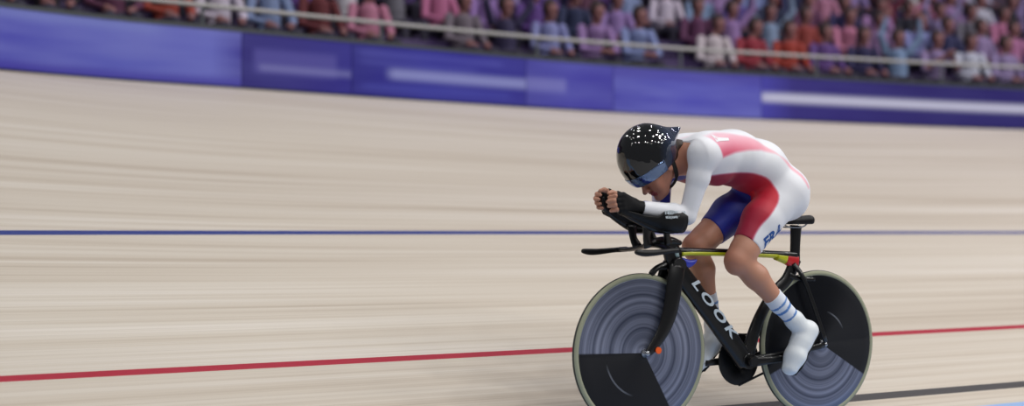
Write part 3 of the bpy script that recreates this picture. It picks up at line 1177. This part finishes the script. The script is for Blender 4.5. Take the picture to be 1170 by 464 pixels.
# saddle
sf = Field((-1.0, -0.11, 0.85), (-0.68, 0.11, 0.95), 0.004)
for sg in (1, -1):
    sf.cone((-0.74, sg * 0.006, 0.900), (-0.83, sg * 0.030, 0.902), 0.020, 0.022, 0.02)
    sf.cone((-0.83, sg * 0.030, 0.902), (-0.915, sg * 0.052, 0.908), 0.022, 0.024, 0.02)
sf.cone((-0.76, 0, 0.897), (-0.88, 0, 0.895), 0.018, 0.022, 0.02)
sf.clip((0, 0, 0.890), (0, 0, -1))
me, _ = sf.mesh('saddle')
me.transform(Matrix.Translation((0.028, 0, -0.012)))
sad = obj('saddle', me, M['satin_black'], bike)
for sg in (1, -1):
    obj('saddle_rail', sweep('saddle_rail', spline([(-0.77, sg * 0.016, 0.880), (-0.79, sg * 0.022, 0.866), (-0.87, sg * 0.022, 0.866), (-0.895, sg * 0.030, 0.882)], 4), 0.0035, 10), M['steel'], sad)

# drivetrain (on the rider's right) and cranks
ring = obj('chainring', lathe('chainring', [(0.030, -0.002), (0.095, -0.002), (0.108, -0.002), (0.113, 0), (0.108, 0.002), (0.095, 0.002), (0.030, 0.002), (0.030, -0.002)], 60), M['satin_black'], bike)
ring.location = BB + Vector((0, -0.048, 0))
ring.rotation_euler = (R(90), 0, 0)
cog = obj('rear_cog', lathe('rear_cog', [(0.012, -0.002), (0.030, -0.002), (0.033, 0), (0.030, 0.002), (0.012, 0.002), (0.012, -0.002)], 36), M['steel'], bike)
cog.location = RH + Vector((0, -0.048, 0))
cog.rotation_euler = (R(90), 0, 0)
for zz, z1 in ((0.113, 0.033), (-0.113, -0.033)):
    obj('chain', sweep('chain', [BB + Vector((0, -0.048, zz)), RH + Vector((0, -0.048, z1))], (0.005, 0.004), 8, power=5), M['satin_black'], bike)
CR_L = Vector((-0.728, 0, 0.283))
CR_R = Vector((-0.396, 0, 0.265))
for sg, tipp in ((1, CR_L), (-1, CR_R)):
    yb = sg * 0.068
    c_ = tube('crank_arm', [(BB.x, yb * 0.8, BB.z, 0.024, 0.010), ((BB.x + tipp.x) / 2, yb, (BB.z + tipp.z) / 2, 0.017, 0.007), (tipp.x, yb * 1.05, tipp.z, 0.014, 0.008)], M['carbon'], 16)
    obj('axle_cover', sweep('axle_cover', [(BB.x, sg * 0.03, BB.z), (BB.x, yb, BB.z)], 0.022, 20, up=(0, 0, 1)), M['satin_black'], c_)
    pd = obj('pedal', box('pedal', -0.032, 0.032, -0.036, 0.036, -0.008, 0.008, 0.003), M['steel'], bike)
    pd.location = (tipp.x, sg * 0.118, tipp.z)
    pd.rotation_euler = (0, R(48), 0)
    obj('pedal_axle', sweep('pedal_axle', [(tipp.x, yb, tipp.z), (tipp.x, sg * 0.150, tipp.z)], 0.006, 12, up=(0, 0, 1)), M['steel'], bike)


# lettering on the down tube
def text_mesh(s, size, extrude=0.0008, shear=0.0, spacing=1.0, bold=0.0):
    c = bpy.data.curves.new('lettering', 'FONT')
    c.body = s
    c.size = size
    c.extrude = extrude
    c.shear = shear
    c.space_character = spacing
    c.offset = bold
    c.align_x = 'CENTER'
    c.align_y = 'CENTER'
    t = bpy.data.objects.new('t', c)
    col.objects.link(t)
    bpy.context.view_layer.update()
    me = bpy.data.meshes.new_from_object(t.evaluated_get(bpy.context.evaluated_depsgraph_get()))
    bpy.data.objects.remove(t)
    me.name = 'lettering'
    return me


def place_text(me, centre, xdir, zdir):
    x = Vector(xdir).normalized()
    z = Vector(zdir).normalized()
    y = z.cross(x).normalized()
    mt = Matrix((x, y, z)).transposed().to_4x4()
    mt.translation = Vector(centre)
    me.transform(mt)
    return me


me = text_mesh('LOOK', 0.052, 0.0012, 0.2, 1.36, 0.0016)
for v in me.vertices:
    v.co.x *= 1.9
mid = Vector((-0.368, 0.0262, 0.512))
place_text(me, mid, (dt1 - dt0), (0, 1, 0))
tag(obj('lettering', me, M['letter'], dtube), 'white lettering along the tube')
me = text_mesh('LOOK', 0.052, 0.0012, 0.2, 1.36, 0.0016)
for v in me.vertices:
    v.co.x *= 1.9
place_text(me, (-0.352, -0.0258, 0.505), (dt0 - dt1), (0, -1, 0))
tag(obj('lettering', me, M['letter'], dtube), 'white lettering along the tube')

# ------------------------------------------------------------------ THE RIDER (in the bicycle's own frame)
HC = np.array((-0.077, 0.0, 1.116))
FD = np.array((0.66, 0, -0.751))            # where the face points
UD = np.array((0.751, 0, 0.66))             # chin to crown
SD = np.array((0, 1.0, 0))


def hp(f, s_, u):
    return tuple(HC + FD * f + SD * s_ + UD * u)


HAX = [FD, SD, UD]
SH = {1: (-0.215, 0.152, 1.172), -1: (-0.215, -0.152, 1.172)}
EL = {1: (-0.165, 0.112, 0.910), -1: (-0.185, -0.108, 0.912)}
WR = {1: (0.070, 0.072, 0.948), -1: (0.085, -0.055, 0.950)}
HIP = {1: (-0.722, 0.082, 1.015), -1: (-0.722, -0.082, 1.015)}
KN = {1: (-0.440, 0.098, 0.722), -1: (-0.362, -0.098, 0.782)}
AN = {1: (-0.738, 0.120, 0.455), -1: (-0.478, -0.120, 0.425)}

TORSO = [((-0.235, 0, 1.165), (-0.345, 0, 1.165), 0.072, 0.104, 1.40),
         ((-0.345, 0, 1.165), (-0.480, 0, 1.172), 0.104, 0.112, 1.40),
         ((-0.480, 0, 1.172), (-0.625, 0, 1.132), 0.112, 0.114, 1.22),
         ((-0.625, 0, 1.132), (-0.732, 0, 1.030), 0.112, 0.117, 1.22)]


def torso(f, o=0.0):
    for a, b, r1, r2, sb in TORSO:
        f.cone(a, b, r1 + o, r2 + o, 0.035, sb)
    for sg in (1, -1):
        f.cone((-0.742, sg * 0.062, 1.02), (-0.748, sg * 0.064, 0.985), 0.093 + o, 0.088 + o, 0.05)
        # shoulder blade, shoulder, chest muscle
        f.cone((-0.30, sg * 0.085, 1.20), (-0.40, sg * 0.075, 1.215), 0.060 + o, 0.055 + o, 0.04)
        f.cone((-0.27, sg * 0.08, 1.180), SH[sg], 0.072 + o, 0.054 + o, 0.06)
        f.cone((-0.34, sg * 0.10, 1.19), (-0.25, sg * 0.135, 1.175), 0.058 + o, 0.050 + o, 0.05)
        f.cone((-0.27, sg * 0.09, 1.13), (-0.36, sg * 0.07, 1.10), 0.055 + o, 0.05 + o, 0.04)


def lerp(a, b, t):
    return tuple(np.array(a) * (1 - t) + np.array(b) * t)


def arm(f, sg, o=0.0, cuts=()):
    s, e, w = SH[sg], EL[sg], WR[sg]
    m1 = lerp(s, e, 0.38)
    m1 = (m1[0] - 0.006, m1[1] + sg * 0.004, m1[2])
    f.cone(s, m1, 0.052 + o, 0.043 + o, 0.03)
    f.cone(m1, e, 0.043 + o, 0.033 + o, 0.02)
    m2 = lerp(e, w, 0.28)
    f.cone(e, m2, 0.033 + o, 0.0385 + o, 0.012, cuts=cuts)
    f.cone(m2, w, 0.0385 + o, 0.0245 + o, 0.015, cuts=cuts)


def thigh(f, sg, o=0.0, cuts=(), k=0.03):
    h_, kn = HIP[sg], KN[sg]
    m1 = lerp(h_, kn, 0.45)
    m1 = (m1[0] + 0.012, m1[1], m1[2] + 0.012)
    f.cone(h_, m1, 0.095 + o, 0.082 + o, k, cuts=cuts)
    m2 = lerp(h_, kn, 0.86)
    f.cone(m1, m2, 0.084 + o, 0.060 + o, 0.02, cuts=cuts)
    if not cuts:
        f.cone(m2, kn, 0.060 + o, 0.054 + o, 0.02)


def shin(f, sg, o=0.0, cuts=()):
    kn, an = KN[sg], AN[sg]
    d = np.array(an) - np.array(kn)
    back = np.array((d[2], 0, -d[0]))
    back /= np.linalg.norm(back)
    if back[0] > 0:
        back = -back
    c1 = tuple(np.array(lerp(kn, an, 0.30)) + back * 0.010)
    if not cuts:
        f.cone(kn, c1, 0.050 + o, 0.053 + o, 0.02)
        kc = tuple(np.array(kn) - back * 0.018 + np.array((0.0, 0, -0.004)))
        f.cone(kc, tuple(np.array(kc) + np.array((0.002, 0, -0.01))), 0.040, 0.036, 0.02)   # kneecap
    c2 = lerp(kn, an, 0.72)
    f.cone(c1, c2, 0.053 + o, 0.036 + o, 0.02, cuts=cuts)
    f.cone(c2, an, 0.036 + o, 0.033 + o, 0.02, cuts=cuts)


def foot_frame(sg):
    an = np.array(AN[sg])
    d = np.array((0.60, 0, -0.80)) if sg == 1 else np.array((0.76, 0, -0.65))     # heel to toe
    upv = np.array((-d[2], 0, d[0]))        # out of the instep
    if sg == 1:
        heel = np.array((-0.850, 0.126, 0.412))
    else:
        heel = np.array((-0.545, -0.122, 0.372))
    return an, d, upv, heel


def foot(f, sg, o=0.0, k=0.015):
    an, d, upv, heel = foot_frame(sg)
    y = np.array((0, sg * 1.0, 0))
    f.cone(an, heel + d * 0.045 + upv * 0.040, 0.033 + o, 0.033 + o, k)
    f.cone(heel + d * 0.022 + upv * 0.022, heel + d * 0.09 + upv * 0.028, 0.028 + o, 0.031 + o, k)
    f.cone(heel + d * 0.09 + upv * 0.032, heel + d * 0.165 + upv * 0.020, 0.032 + o, 0.027 + o, k, sb=1.15)
    f.cone(heel + d * 0.165 + upv * 0.020, heel + d * 0.222 + upv * 0.013, 0.027 + o, 0.017 + o, k, sb=1.45)


def hand_geo(sg):
    """joint chains of the four fingers and the thumb closed on the extension tip"""
    w = np.array(WR[sg])
    gx, gy = 0.158, sg * 0.044
    up_ = 0.0 if sg == 1 else 0.012
    pal0 = w + np.array((0.012, 0, 0.004))
    pal1 = np.array((0.122, sg * 0.068, 0.966 + up_))
    fingers = []
    L = [0.92, 1.0, 0.95, 0.8]
    for i in range(4):
        z = 0.994 - i * 0.0185 + up_
        l = L[i]
        kx = 0.140 - 0.004 * abs(i - 1)
        kb = np.array((kx, sg * 0.078, z))
        j1 = np.array((kx + 0.036 * l, sg * 0.072, z - 0.003))
        j2 = np.array((kx + 0.050 * l, sg * 0.050, z - 0.006))
        j3 = np.array((kx + 0.044 * l, sg * 0.032, z - 0.008))
        fingers.append([kb, j1, j2, j3])
    thumb = [np.array((0.110, sg * 0.050, 0.985 + up_)), np.array((0.133, sg * 0.034, 1.000 + up_)), np.array((0.160, sg * 0.030, 1.008 + up_)), np.array((0.178, sg * 0.034, 1.004 + up_))]
    return w, pal0, pal1, fingers, thumb


def hand(f, sg, o=0.0, glove=False):
    w, p0, p1, fg, th = hand_geo(sg)
    f.cone(w, p0, 0.0245 + o, 0.026 + o, 0.01)
    for i in range(4):
        kb = fg[i][0]
        f.cone(tuple(p0 + np.array((0, sg * 0.002, (1.5 - i) * 0.008))), tuple(kb), 0.018 + o, 0.0115 + o, 0.010)
        if glove:
            f.cone(tuple(kb), tuple(lerp(kb, fg[i][1], 0.62)), 0.0115 + o, 0.0105 + o, 0.004)
            continue
        for a, b, r1, r2 in zip(fg[i][:-1], fg[i][1:], (0.0105, 0.0098, 0.0088), (0.0096, 0.0086, 0.0072)):
            f.cone(tuple(a), tuple(b), r1, r2, 0.003)
    f.cone(tuple(p0), tuple(th[0]), 0.020 + o, 0.014 + o, 0.010)
    if glove:
        f.cone(tuple(th[0]), tuple(th[1]), 0.0135 + o, 0.012 + o, 0.006)
    else:
        for a, b, r1, r2 in zip(th[:-1], th[1:], (0.0135, 0.0115, 0.0105), (0.0112, 0.0102, 0.008)):
            f.cone(tuple(a), tuple(b), r1, r2, 0.004)


def head(f):
    f.ell(hp(-0.012, 0, 0.035), (0.096, 0.076, 0.092), 0.02, HAX)
    f.cone(hp(0.030, 0, 0.0), hp(0.050, 0, -0.075), 0.060, 0.036, 0.02)
    for sg in (1, -1):
        f.cone(hp(-0.012, sg * 0.046, -0.040), hp(0.052, sg * 0.018, -0.094), 0.022, 0.018, 0.02)
        f.cone(hp(0.058, sg * 0.040, -0.018), hp(0.060, sg * 0.030, -0.05), 0.022, 0.018, 0.02)
        f.cone(hp(0.080, sg * 0.014, 0.024), hp(0.070, sg * 0.045, 0.026), 0.013, 0.012, 0.012)
        f.ell(hp(0.078, sg * 0.030, 0.004), (0.012, 0.014, 0.012), 0.004, HAX)
        f.ell(hp(-0.015, sg * 0.076, -0.008), (0.018, 0.009, 0.030), 0.006, HAX)
        f.ell(hp(0.098, sg * 0.010, -0.034), (0.010, 0.008, 0.008), 0.006, HAX)
    f.cone(hp(0.086, 0, 0.012), hp(0.106, 0, -0.024), 0.009, 0.0105, 0.010)
    f.ell(hp(0.112, 0, -0.032), (0.012, 0.012, 0.011), 0.006, HAX)
    f.cone(hp(0.086, -0.016, -0.055), hp(0.086, 0.016, -0.055), 0.0075, 0.0075, 0.006)
    f.cone(hp(0.094, -0.006, -0.054), hp(0.094, 0.006, -0.054), 0.0070, 0.0070, 0.005)
    f.cone(hp(0.085, -0.013, -0.069), hp(0.085, 0.013, -0.069), 0.0085, 0.0085, 0.005)
    f.ell(hp(0.078, 0, -0.098), (0.018, 0.022, 0.017), 0.016, HAX)
    f.cone(hp(-0.035, 0, -0.045), (-0.235, 0, 1.165), 0.050, 0.060, 0.03)


LO, HI = (-0.92, -0.26, 0.16), (0.22, 0.27, 1.34)
f = Field(LO, HI, 0.0042)
torso(f)
for sg in (1, -1):
    arm(f, sg)
    thigh(f, sg)
    shin(f, sg)
    foot(f, sg)
    hand(f, sg)
head(f)
me, V = f.mesh('person', 1)
rider_me = me
C = np.tile(np.array((188.0, 136, 112)), (len(V), 1))
# knees, elbows and knuckles redder; lips; brows
for kp in (KN[1], KN[-1]):
    w = np.exp(-(np.linalg.norm(V - np.array(kp) - np.array((0.03, 0, 0)), axis=1) / 0.05) ** 2)[:, None]
    C = C * (1 - 0.5 * w) + np.array((170, 100, 80)) * 0.5 * w
hv = V - HC
hf, hu = hv @ FD, hv @ UD
headmask = (np.linalg.norm(hv, axis=1) < 0.16)
lips = headmask & (hf > 0.083) & (hu < -0.049) & (hu > -0.078) & (np.abs(V[:, 1]) < 0.022)
C[lips] = (150, 66, 62)
face = headmask & ~lips
C[face] = C[face] * 0.5 + np.array((196, 134, 114)) * 0.5
paint(me, C)
rider = obj('person', me, M['skin'])
rider.location = ROOT_LOC
rider.rotation_euler = (0, 0, ROOT_ROT)
tag(rider, 'cyclist in white and red skinsuit and black helmet crouched over the aero bars', 'person')

# --- skinsuit
OFF = 0.0035
f = Field(LO, HI, 0.0042)
torso(f, OFF)
NECK_CUT = ((-0.205, 0, 1.17), (0.92, 0, -0.15))
f.clip(*NECK_CUT)
for sg in (1, -1):
    # shoulders reach past the neck plane, so the arm is added after it
    f.cone((-0.26, sg * 0.10, 1.175), SH[sg], 0.060 + OFF, 0.056 + OFF, 0.03)
    w = np.array(WR[sg])
    ed = w - np.array(EL[sg])
    arm(f, sg, OFF, cuts=[(tuple(w - ed * 0.12), tuple(ed))])
    td = np.array(KN[sg]) - np.array(HIP[sg])
    hem = 0.79 if sg == 1 else 0.74
    tdn = td + np.array((0, 0, 0.10)) * 0
    thigh(f, sg, OFF, cuts=[(lerp(HIP[sg], KN[sg], hem), tuple(tdn))])
me, V = f.mesh('skinsuit', 1)
a, b, z = V[:, 0], V[:, 1], V[:, 2]
WHITE = np.array((232, 234, 240.0))
REDC = np.array((222, 14, 40.0))
PINK = np.array((226, 76, 108.0))
MAR = np.array((150, 12, 56.0))
BLUE = np.array((18, 38, 150.0))
C = np.tile(WHITE, (len(V), 1))


def ramp(x, x0, x1):
    return np.clip((x - x0) / (x1 - x0), 0, 1)


def seg_t(P, A, B):
    A, B = np.array(A), np.array(B)
    t = ((P - A) @ (B - A)) / ((B - A) @ (B - A))
    q = P - A - np.clip(t, 0, 1)[:, None] * (B - A)
    return t, q


def dist_seg(P, A, B):
    return np.linalg.norm(seg_t(P, A, B)[1], axis=1)


tors = z > 0.98
# flank: maroon running into the red thigh front; rose panel from the shoulder along the back
RED_POLY = [(-0.239, 1.077), (-0.279, 1.082), (-0.319, 1.088), (-0.359, 1.092), (-0.399, 1.096), (-0.437, 1.098), (-0.473, 1.098), (-0.503, 1.096), (-0.531, 1.092), (-0.554, 1.087), (-0.574, 1.08), (-0.59, 1.071), (-0.603, 1.061), (-0.613, 1.049), (-0.619, 1.035), (-0.622, 1.019), (-0.621, 1.003), (-0.616, 0.987), (-0.608, 0.97), (-0.596, 0.954), (-0.581, 0.938), (-0.564, 0.92), (-0.545, 0.9), (-0.525, 0.879), (-0.506, 0.855), (-0.489, 0.829), (-0.474, 0.8), (-0.458, 0.772), (-0.439, 0.712), (-0.12, 0.715), (-0.12, 1.067)]
ROSE_POLY = [(-0.227, 1.245), (-0.26, 1.213), (-0.297, 1.158), (-0.371, 1.181), (-0.452, 1.194), (-0.534, 1.198), (-0.621, 1.186), (-0.705, 1.149), (-0.765, 1.096), (-0.795, 1.039), (-0.78, 1.034), (-0.745, 1.088), (-0.685, 1.141), (-0.621, 1.193), (-0.553, 1.233), (-0.476, 1.257), (-0.381, 1.267), (-0.297, 1.266)]


def in_poly(px_, pz_, poly, soft):
    """signed distance to a polygon in the side elevation, turned into a soft 0..1 mask"""
    P_ = np.array(poly)
    d = np.full(px_.shape, 9.0)
    ins = np.zeros(px_.shape, bool)
    for i in range(len(P_)):
        A_, B_ = P_[i], P_[(i + 1) % len(P_)]
        e_ = B_ - A_
        t_ = np.clip(((px_ - A_[0]) * e_[0] + (pz_ - A_[1]) * e_[1]) / (e_ @ e_), 0, 1)
        d = np.minimum(d, np.hypot(px_ - A_[0] - t_ * e_[0], pz_ - A_[1] - t_ * e_[1]))
        cr_ = (A_[1] > pz_) != (B_[1] > pz_)
        xx = A_[0] + (pz_ - A_[1]) / np.where(B_[1] == A_[1], 1e-9, B_[1] - A_[1]) * e_[0]
        ins ^= cr_ & (px_ < xx)
    return ramp(np.where(ins, d, -d), -soft, soft)


m_low = in_poly(a, z, RED_POLY, 0.005)
lowc = MAR[None] * (1 - ramp(-a, 0.45, 0.66))[:, None] + REDC[None] * ramp(-a, 0.45, 0.66)[:, None]
C = C * (1 - m_low[:, None]) + lowc * m_low[:, None]
m_up = in_poly(a, z, ROSE_POLY, 0.007) * (np.abs(b) < 0.2)
upc = PINK[None] * (1 - ramp(-a, 0.32, 0.60))[:, None] + np.array((238, 168, 182.0))[None] * ramp(-a, 0.32, 0.60)[:, None]
rise = z - np.interp(a, [-0.705, -0.621, -0.534, -0.452, -0.371, -0.297], [1.149, 1.186, 1.198, 1.194, 1.181, 1.158])
st_up = m_up * (0.95 - 0.62 * ramp(rise, 0.005, 0.085))
C = C * (1 - st_up[:, None]) + upc * st_up[:, None]
# left thigh: red along the front, white outside
for sg in (1, -1):
    tt, q = seg_t(V, HIP[sg], KN[sg])
    dd = np.linalg.norm(q, axis=1)
    onleg = (tt > -0.15) & (dd < 0.125) & (b * sg > 0.0)
    dirl = np.array(KN[sg]) - np.array(HIP[sg])
    dirl /= np.linalg.norm(dirl)
    front = np.array((-dirl[2], 0, dirl[0]))
    fr = q @ front
    if sg == 1:
        wgt = onleg * ramp(0.055 - b, -0.004, 0.006) * ramp(tt, 0.12, 0.18) * ramp(fr, -0.02, 0.0)
        C = C * (1 - wgt[:, None]) + REDC * wgt[:, None]
    else:
        dl = dist_seg(V, HIP[-1], KN[-1])
        da = dist_seg(V, HIP[1], KN[1])
        wgt = ramp(tt, 0.10, 0.20) * (dl < da) * (dl < 0.118) * (z < 1.06)
        C = C * (1 - wgt[:, None]) + BLUE * wgt[:, None]
# arms stay white; the far arm is set to pale lavender
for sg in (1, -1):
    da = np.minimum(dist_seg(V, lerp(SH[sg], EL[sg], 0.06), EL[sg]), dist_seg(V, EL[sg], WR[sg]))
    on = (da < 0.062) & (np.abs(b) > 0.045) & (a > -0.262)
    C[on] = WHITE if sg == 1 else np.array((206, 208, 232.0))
# blue chest inset under the chin
ch = (a > -0.26) & (np.abs(b) < 0.09) & (z < 1.125)
C[ch] = BLUE
paint(me, C)
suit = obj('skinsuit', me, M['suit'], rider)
bvh = BVHTree.FromObject(suit, bpy.context.evaluated_depsgraph_get())


def wrap_text(me, centre, xdir, parent, m, lift=0.0016, label=None):
    bm = bmesh.new()
    bm.from_mesh(me)
    bmesh.ops.triangulate(bm, faces=bm.faces)
    bmesh.ops.subdivide_edges(bm, edges=[e for e in bm.edges if e.calc_length() > 0.008], cuts=2)
    bm.to_mesh(me)
    bm.free()
    place_text(me, centre, xdir, (0, 1, 0))
    for v in me.vertices:
        hit = bvh.ray_cast(Vector((v.co.x, 0.4, v.co.z)), Vector((0, -1, 0)))
        if hit[0] is not None:
            v.co.y = hit[0].y + lift
    o = obj('lettering', me, m, parent)
    if label:
        tag(o, label)
    return o


wrap_text(text_mesh('FRA', 0.070, 0, 0.15, 1.05, 0.003), (-0.588, 0, 0.822), (-0.146, 0, 0.114), suit, M['letter_blue'], label='blue letters on the white thigh')
# small white wedge on the rose panel
wm = raw('mark', [(0, 0, 0), (0.028, 0.004, 0), (0.085, 0.006, 0), (0.088, 0.018, 0), (0.03, 0.020, 0), (0.008, 0.036, 0)], [(0, 1, 5), (1, 4, 5), (1, 2, 3), (1, 3, 4)], False)
wrap_text(wm, (-0.262, 0, 1.222), (-1, 0, 0.05), suit, M['white'], label='white flash on the rose panel').name = 'printed_mark'

# --- gloves, socks, overshoes
for sg in (1, -1):
    f = Field((0.0, -0.13, 0.88) if sg == -1 else (0.0, 0.0, 0.88), (0.22, 0.0, 1.05) if sg == -1 else (0.22, 0.13, 1.05), 0.0028)
    w = np.array(WR[sg])
    ed = w - np.array(EL[sg])
    f.cone(tuple(w - ed * 0.26), tuple(w), 0.0300, 0.0275, 0.01, cuts=[(tuple(w - ed * 0.24), tuple(-ed))])
    hand(f, sg, 0.0025, True)
    me, _ = f.mesh('glove', 1)
    obj('glove', me, M['glove'], rider)
    f = Field((-0.90, 0.05, 0.16) if sg == 1 else (-0.62, -0.20, 0.16), (-0.55, 0.20, 0.66) if sg == 1 else (-0.28, -0.05, 0.66), 0.004)
    kn, an = np.array(KN[sg]), np.array(AN[sg])
    sd = an - kn
    shin(f, sg, 0.0035, cuts=[(tuple(kn + sd * 0.60), tuple(-sd))])
    me, V = f.mesh('sock', 1)
    C = np.tile(np.array((224, 230, 240.0)), (len(V), 1))
    tt = seg_t(V, kn, an)[0]
    for t0, t1 in ((0.70, 0.725), (0.78, 0.815), (0.90, 0.925)):
        C[(tt > t0) & (tt < t1)] = (84, 132, 196)
    paint(me, C)
    obj('sock', me, M['sock'], rider)
    an_, d_, up_, heel_ = foot_frame(sg)
    f = Field((-0.92, 0.04, 0.14) if sg == 1 else (-0.64, -0.22, 0.14), (-0.60, 0.22, 0.56) if sg == 1 else (-0.26, -0.04, 0.56), 0.004)
    foot(f, sg, 0.0100, 0.02)
    f.cone(tuple(heel_ + d_ * 0.030 + up_ * 0.032), tuple(heel_ + d_ * 0.155 + up_ * 0.028), 0.043, 0.038, 0.02)
    f.cone(tuple(heel_ + d_ * 0.155 + up_ * 0.024), tuple(heel_ + d_ * 0.215 + up_ * 0.016), 0.036, 0.026, 0.02, sb=1.2)
    f.cone(tuple(an_ - sd * 0.03), tuple(an_), 0.040, 0.041, 0.01)
    me, _ = f.mesh('overshoe', 1)
    sh = obj('overshoe', me, M['shoe'], rider)
    S = [tuple(heel_ + d_ * t + up_ * (-0.015 + 0.002 * math.sin(t * 12))) for t in (0.0, 0.05, 0.10, 0.15, 0.20, 0.235)]
    obj('sole', sweep('sole', S, [(0.004, 0.022), (0.005, 0.028), (0.005, 0.030), (0.006, 0.036), (0.006, 0.037), (0.004, 0.024)], 18), M['satin_black'], sh)
    cl = heel_ + d_ * 0.165 + up_ * -0.022
    obj('cleat', sweep('cleat', [tuple(cl - d_ * 0.03), tuple(cl + d_ * 0.03)], (0.008, 0.024), 14, power=4), M['satin_black'], sh)

# --- helmet
HCN = np.array((-0.038, 0, 1.163))


def helmet_field(o=0.0, h=0.003):
    f = Field((-0.24, -0.13, 0.99), (0.13, 0.13, 1.34), h)
    ax = [np.array((0.80, 0, 0.60)), SD, np.array((-0.60, 0, 0.80))]
    f.ell(HCN, (0.143 + o, 0.102 + o, 0.140 + o), 0.01, ax)
    f.cone((-0.075, 0, 1.212), (-0.202, 0, 1.288), 0.086 + o, 0.010 + o, 0.035)
    return f


P2 = np.array((-0.124, 0, 1.142))
P3 = np.array((-0.008, 0, 1.048))
LN = P3 - P2
LN /= np.linalg.norm(LN)
NN = np.array((-LN[2], 0, LN[0]))           # into the shell, away from the face
if NN[2] < 0:
    NN = -NN
f = helmet_field()
f.shell(0.020)
f.clip(P2, -NN)
bk = np.array((-0.205, 0, 1.285)) - P2
f.clip(P2, (-bk[2], 0, bk[0]) if bk[0] < 0 else (bk[2], 0, -bk[0]))
me, V = f.mesh('helmet', 1)
helm = obj('helmet', me, M['helmet'], rider)
# visor: a mirrored band round the front of the shell over the face opening
f = helmet_field(0.0028)
f.shell(0.004)
f.clip(P2 - NN * 0.004, -NN)
f.clip(P2 + NN * 0.050, NN)
f.clip(P2 + LN * 0.052, -LN)
me, V = f.mesh('visor', 1)
obj('visor', me, M['visor'], helm)
# ear piece and chin strap
for sg in (1, -1):
    S = spline([(-0.100, sg * 0.084, 1.160), (-0.125, sg * 0.080, 1.115), (-0.142, sg * 0.068, 1.075), (-0.135, sg * 0.045, 1.040), (-0.125, 0.0, 1.018)], 6)
    obj('strap', sweep('strap', S, [(0.011 if i < 12 else 0.007, 0.003) for i in range(len(S))], 12), M['strap'], helm)
# --- hair gathered at the nape
f = Field((-0.26, -0.09, 1.05), (-0.04, 0.09, 1.30), 0.0035)
f.ell((-0.120, 0, 1.175), (0.060, 0.074, 0.052), 0.02)
f.ell((-0.180, 0.012, 1.212), (0.036, 0.040, 0.030), 0.02)
f.cone((-0.18, 0.012, 1.21), (-0.222, 0.026, 1.232), 0.022, 0.010, 0.01)
me, _ = f.mesh('hair', 1)
obj('hair', me, M['hair'], rider)
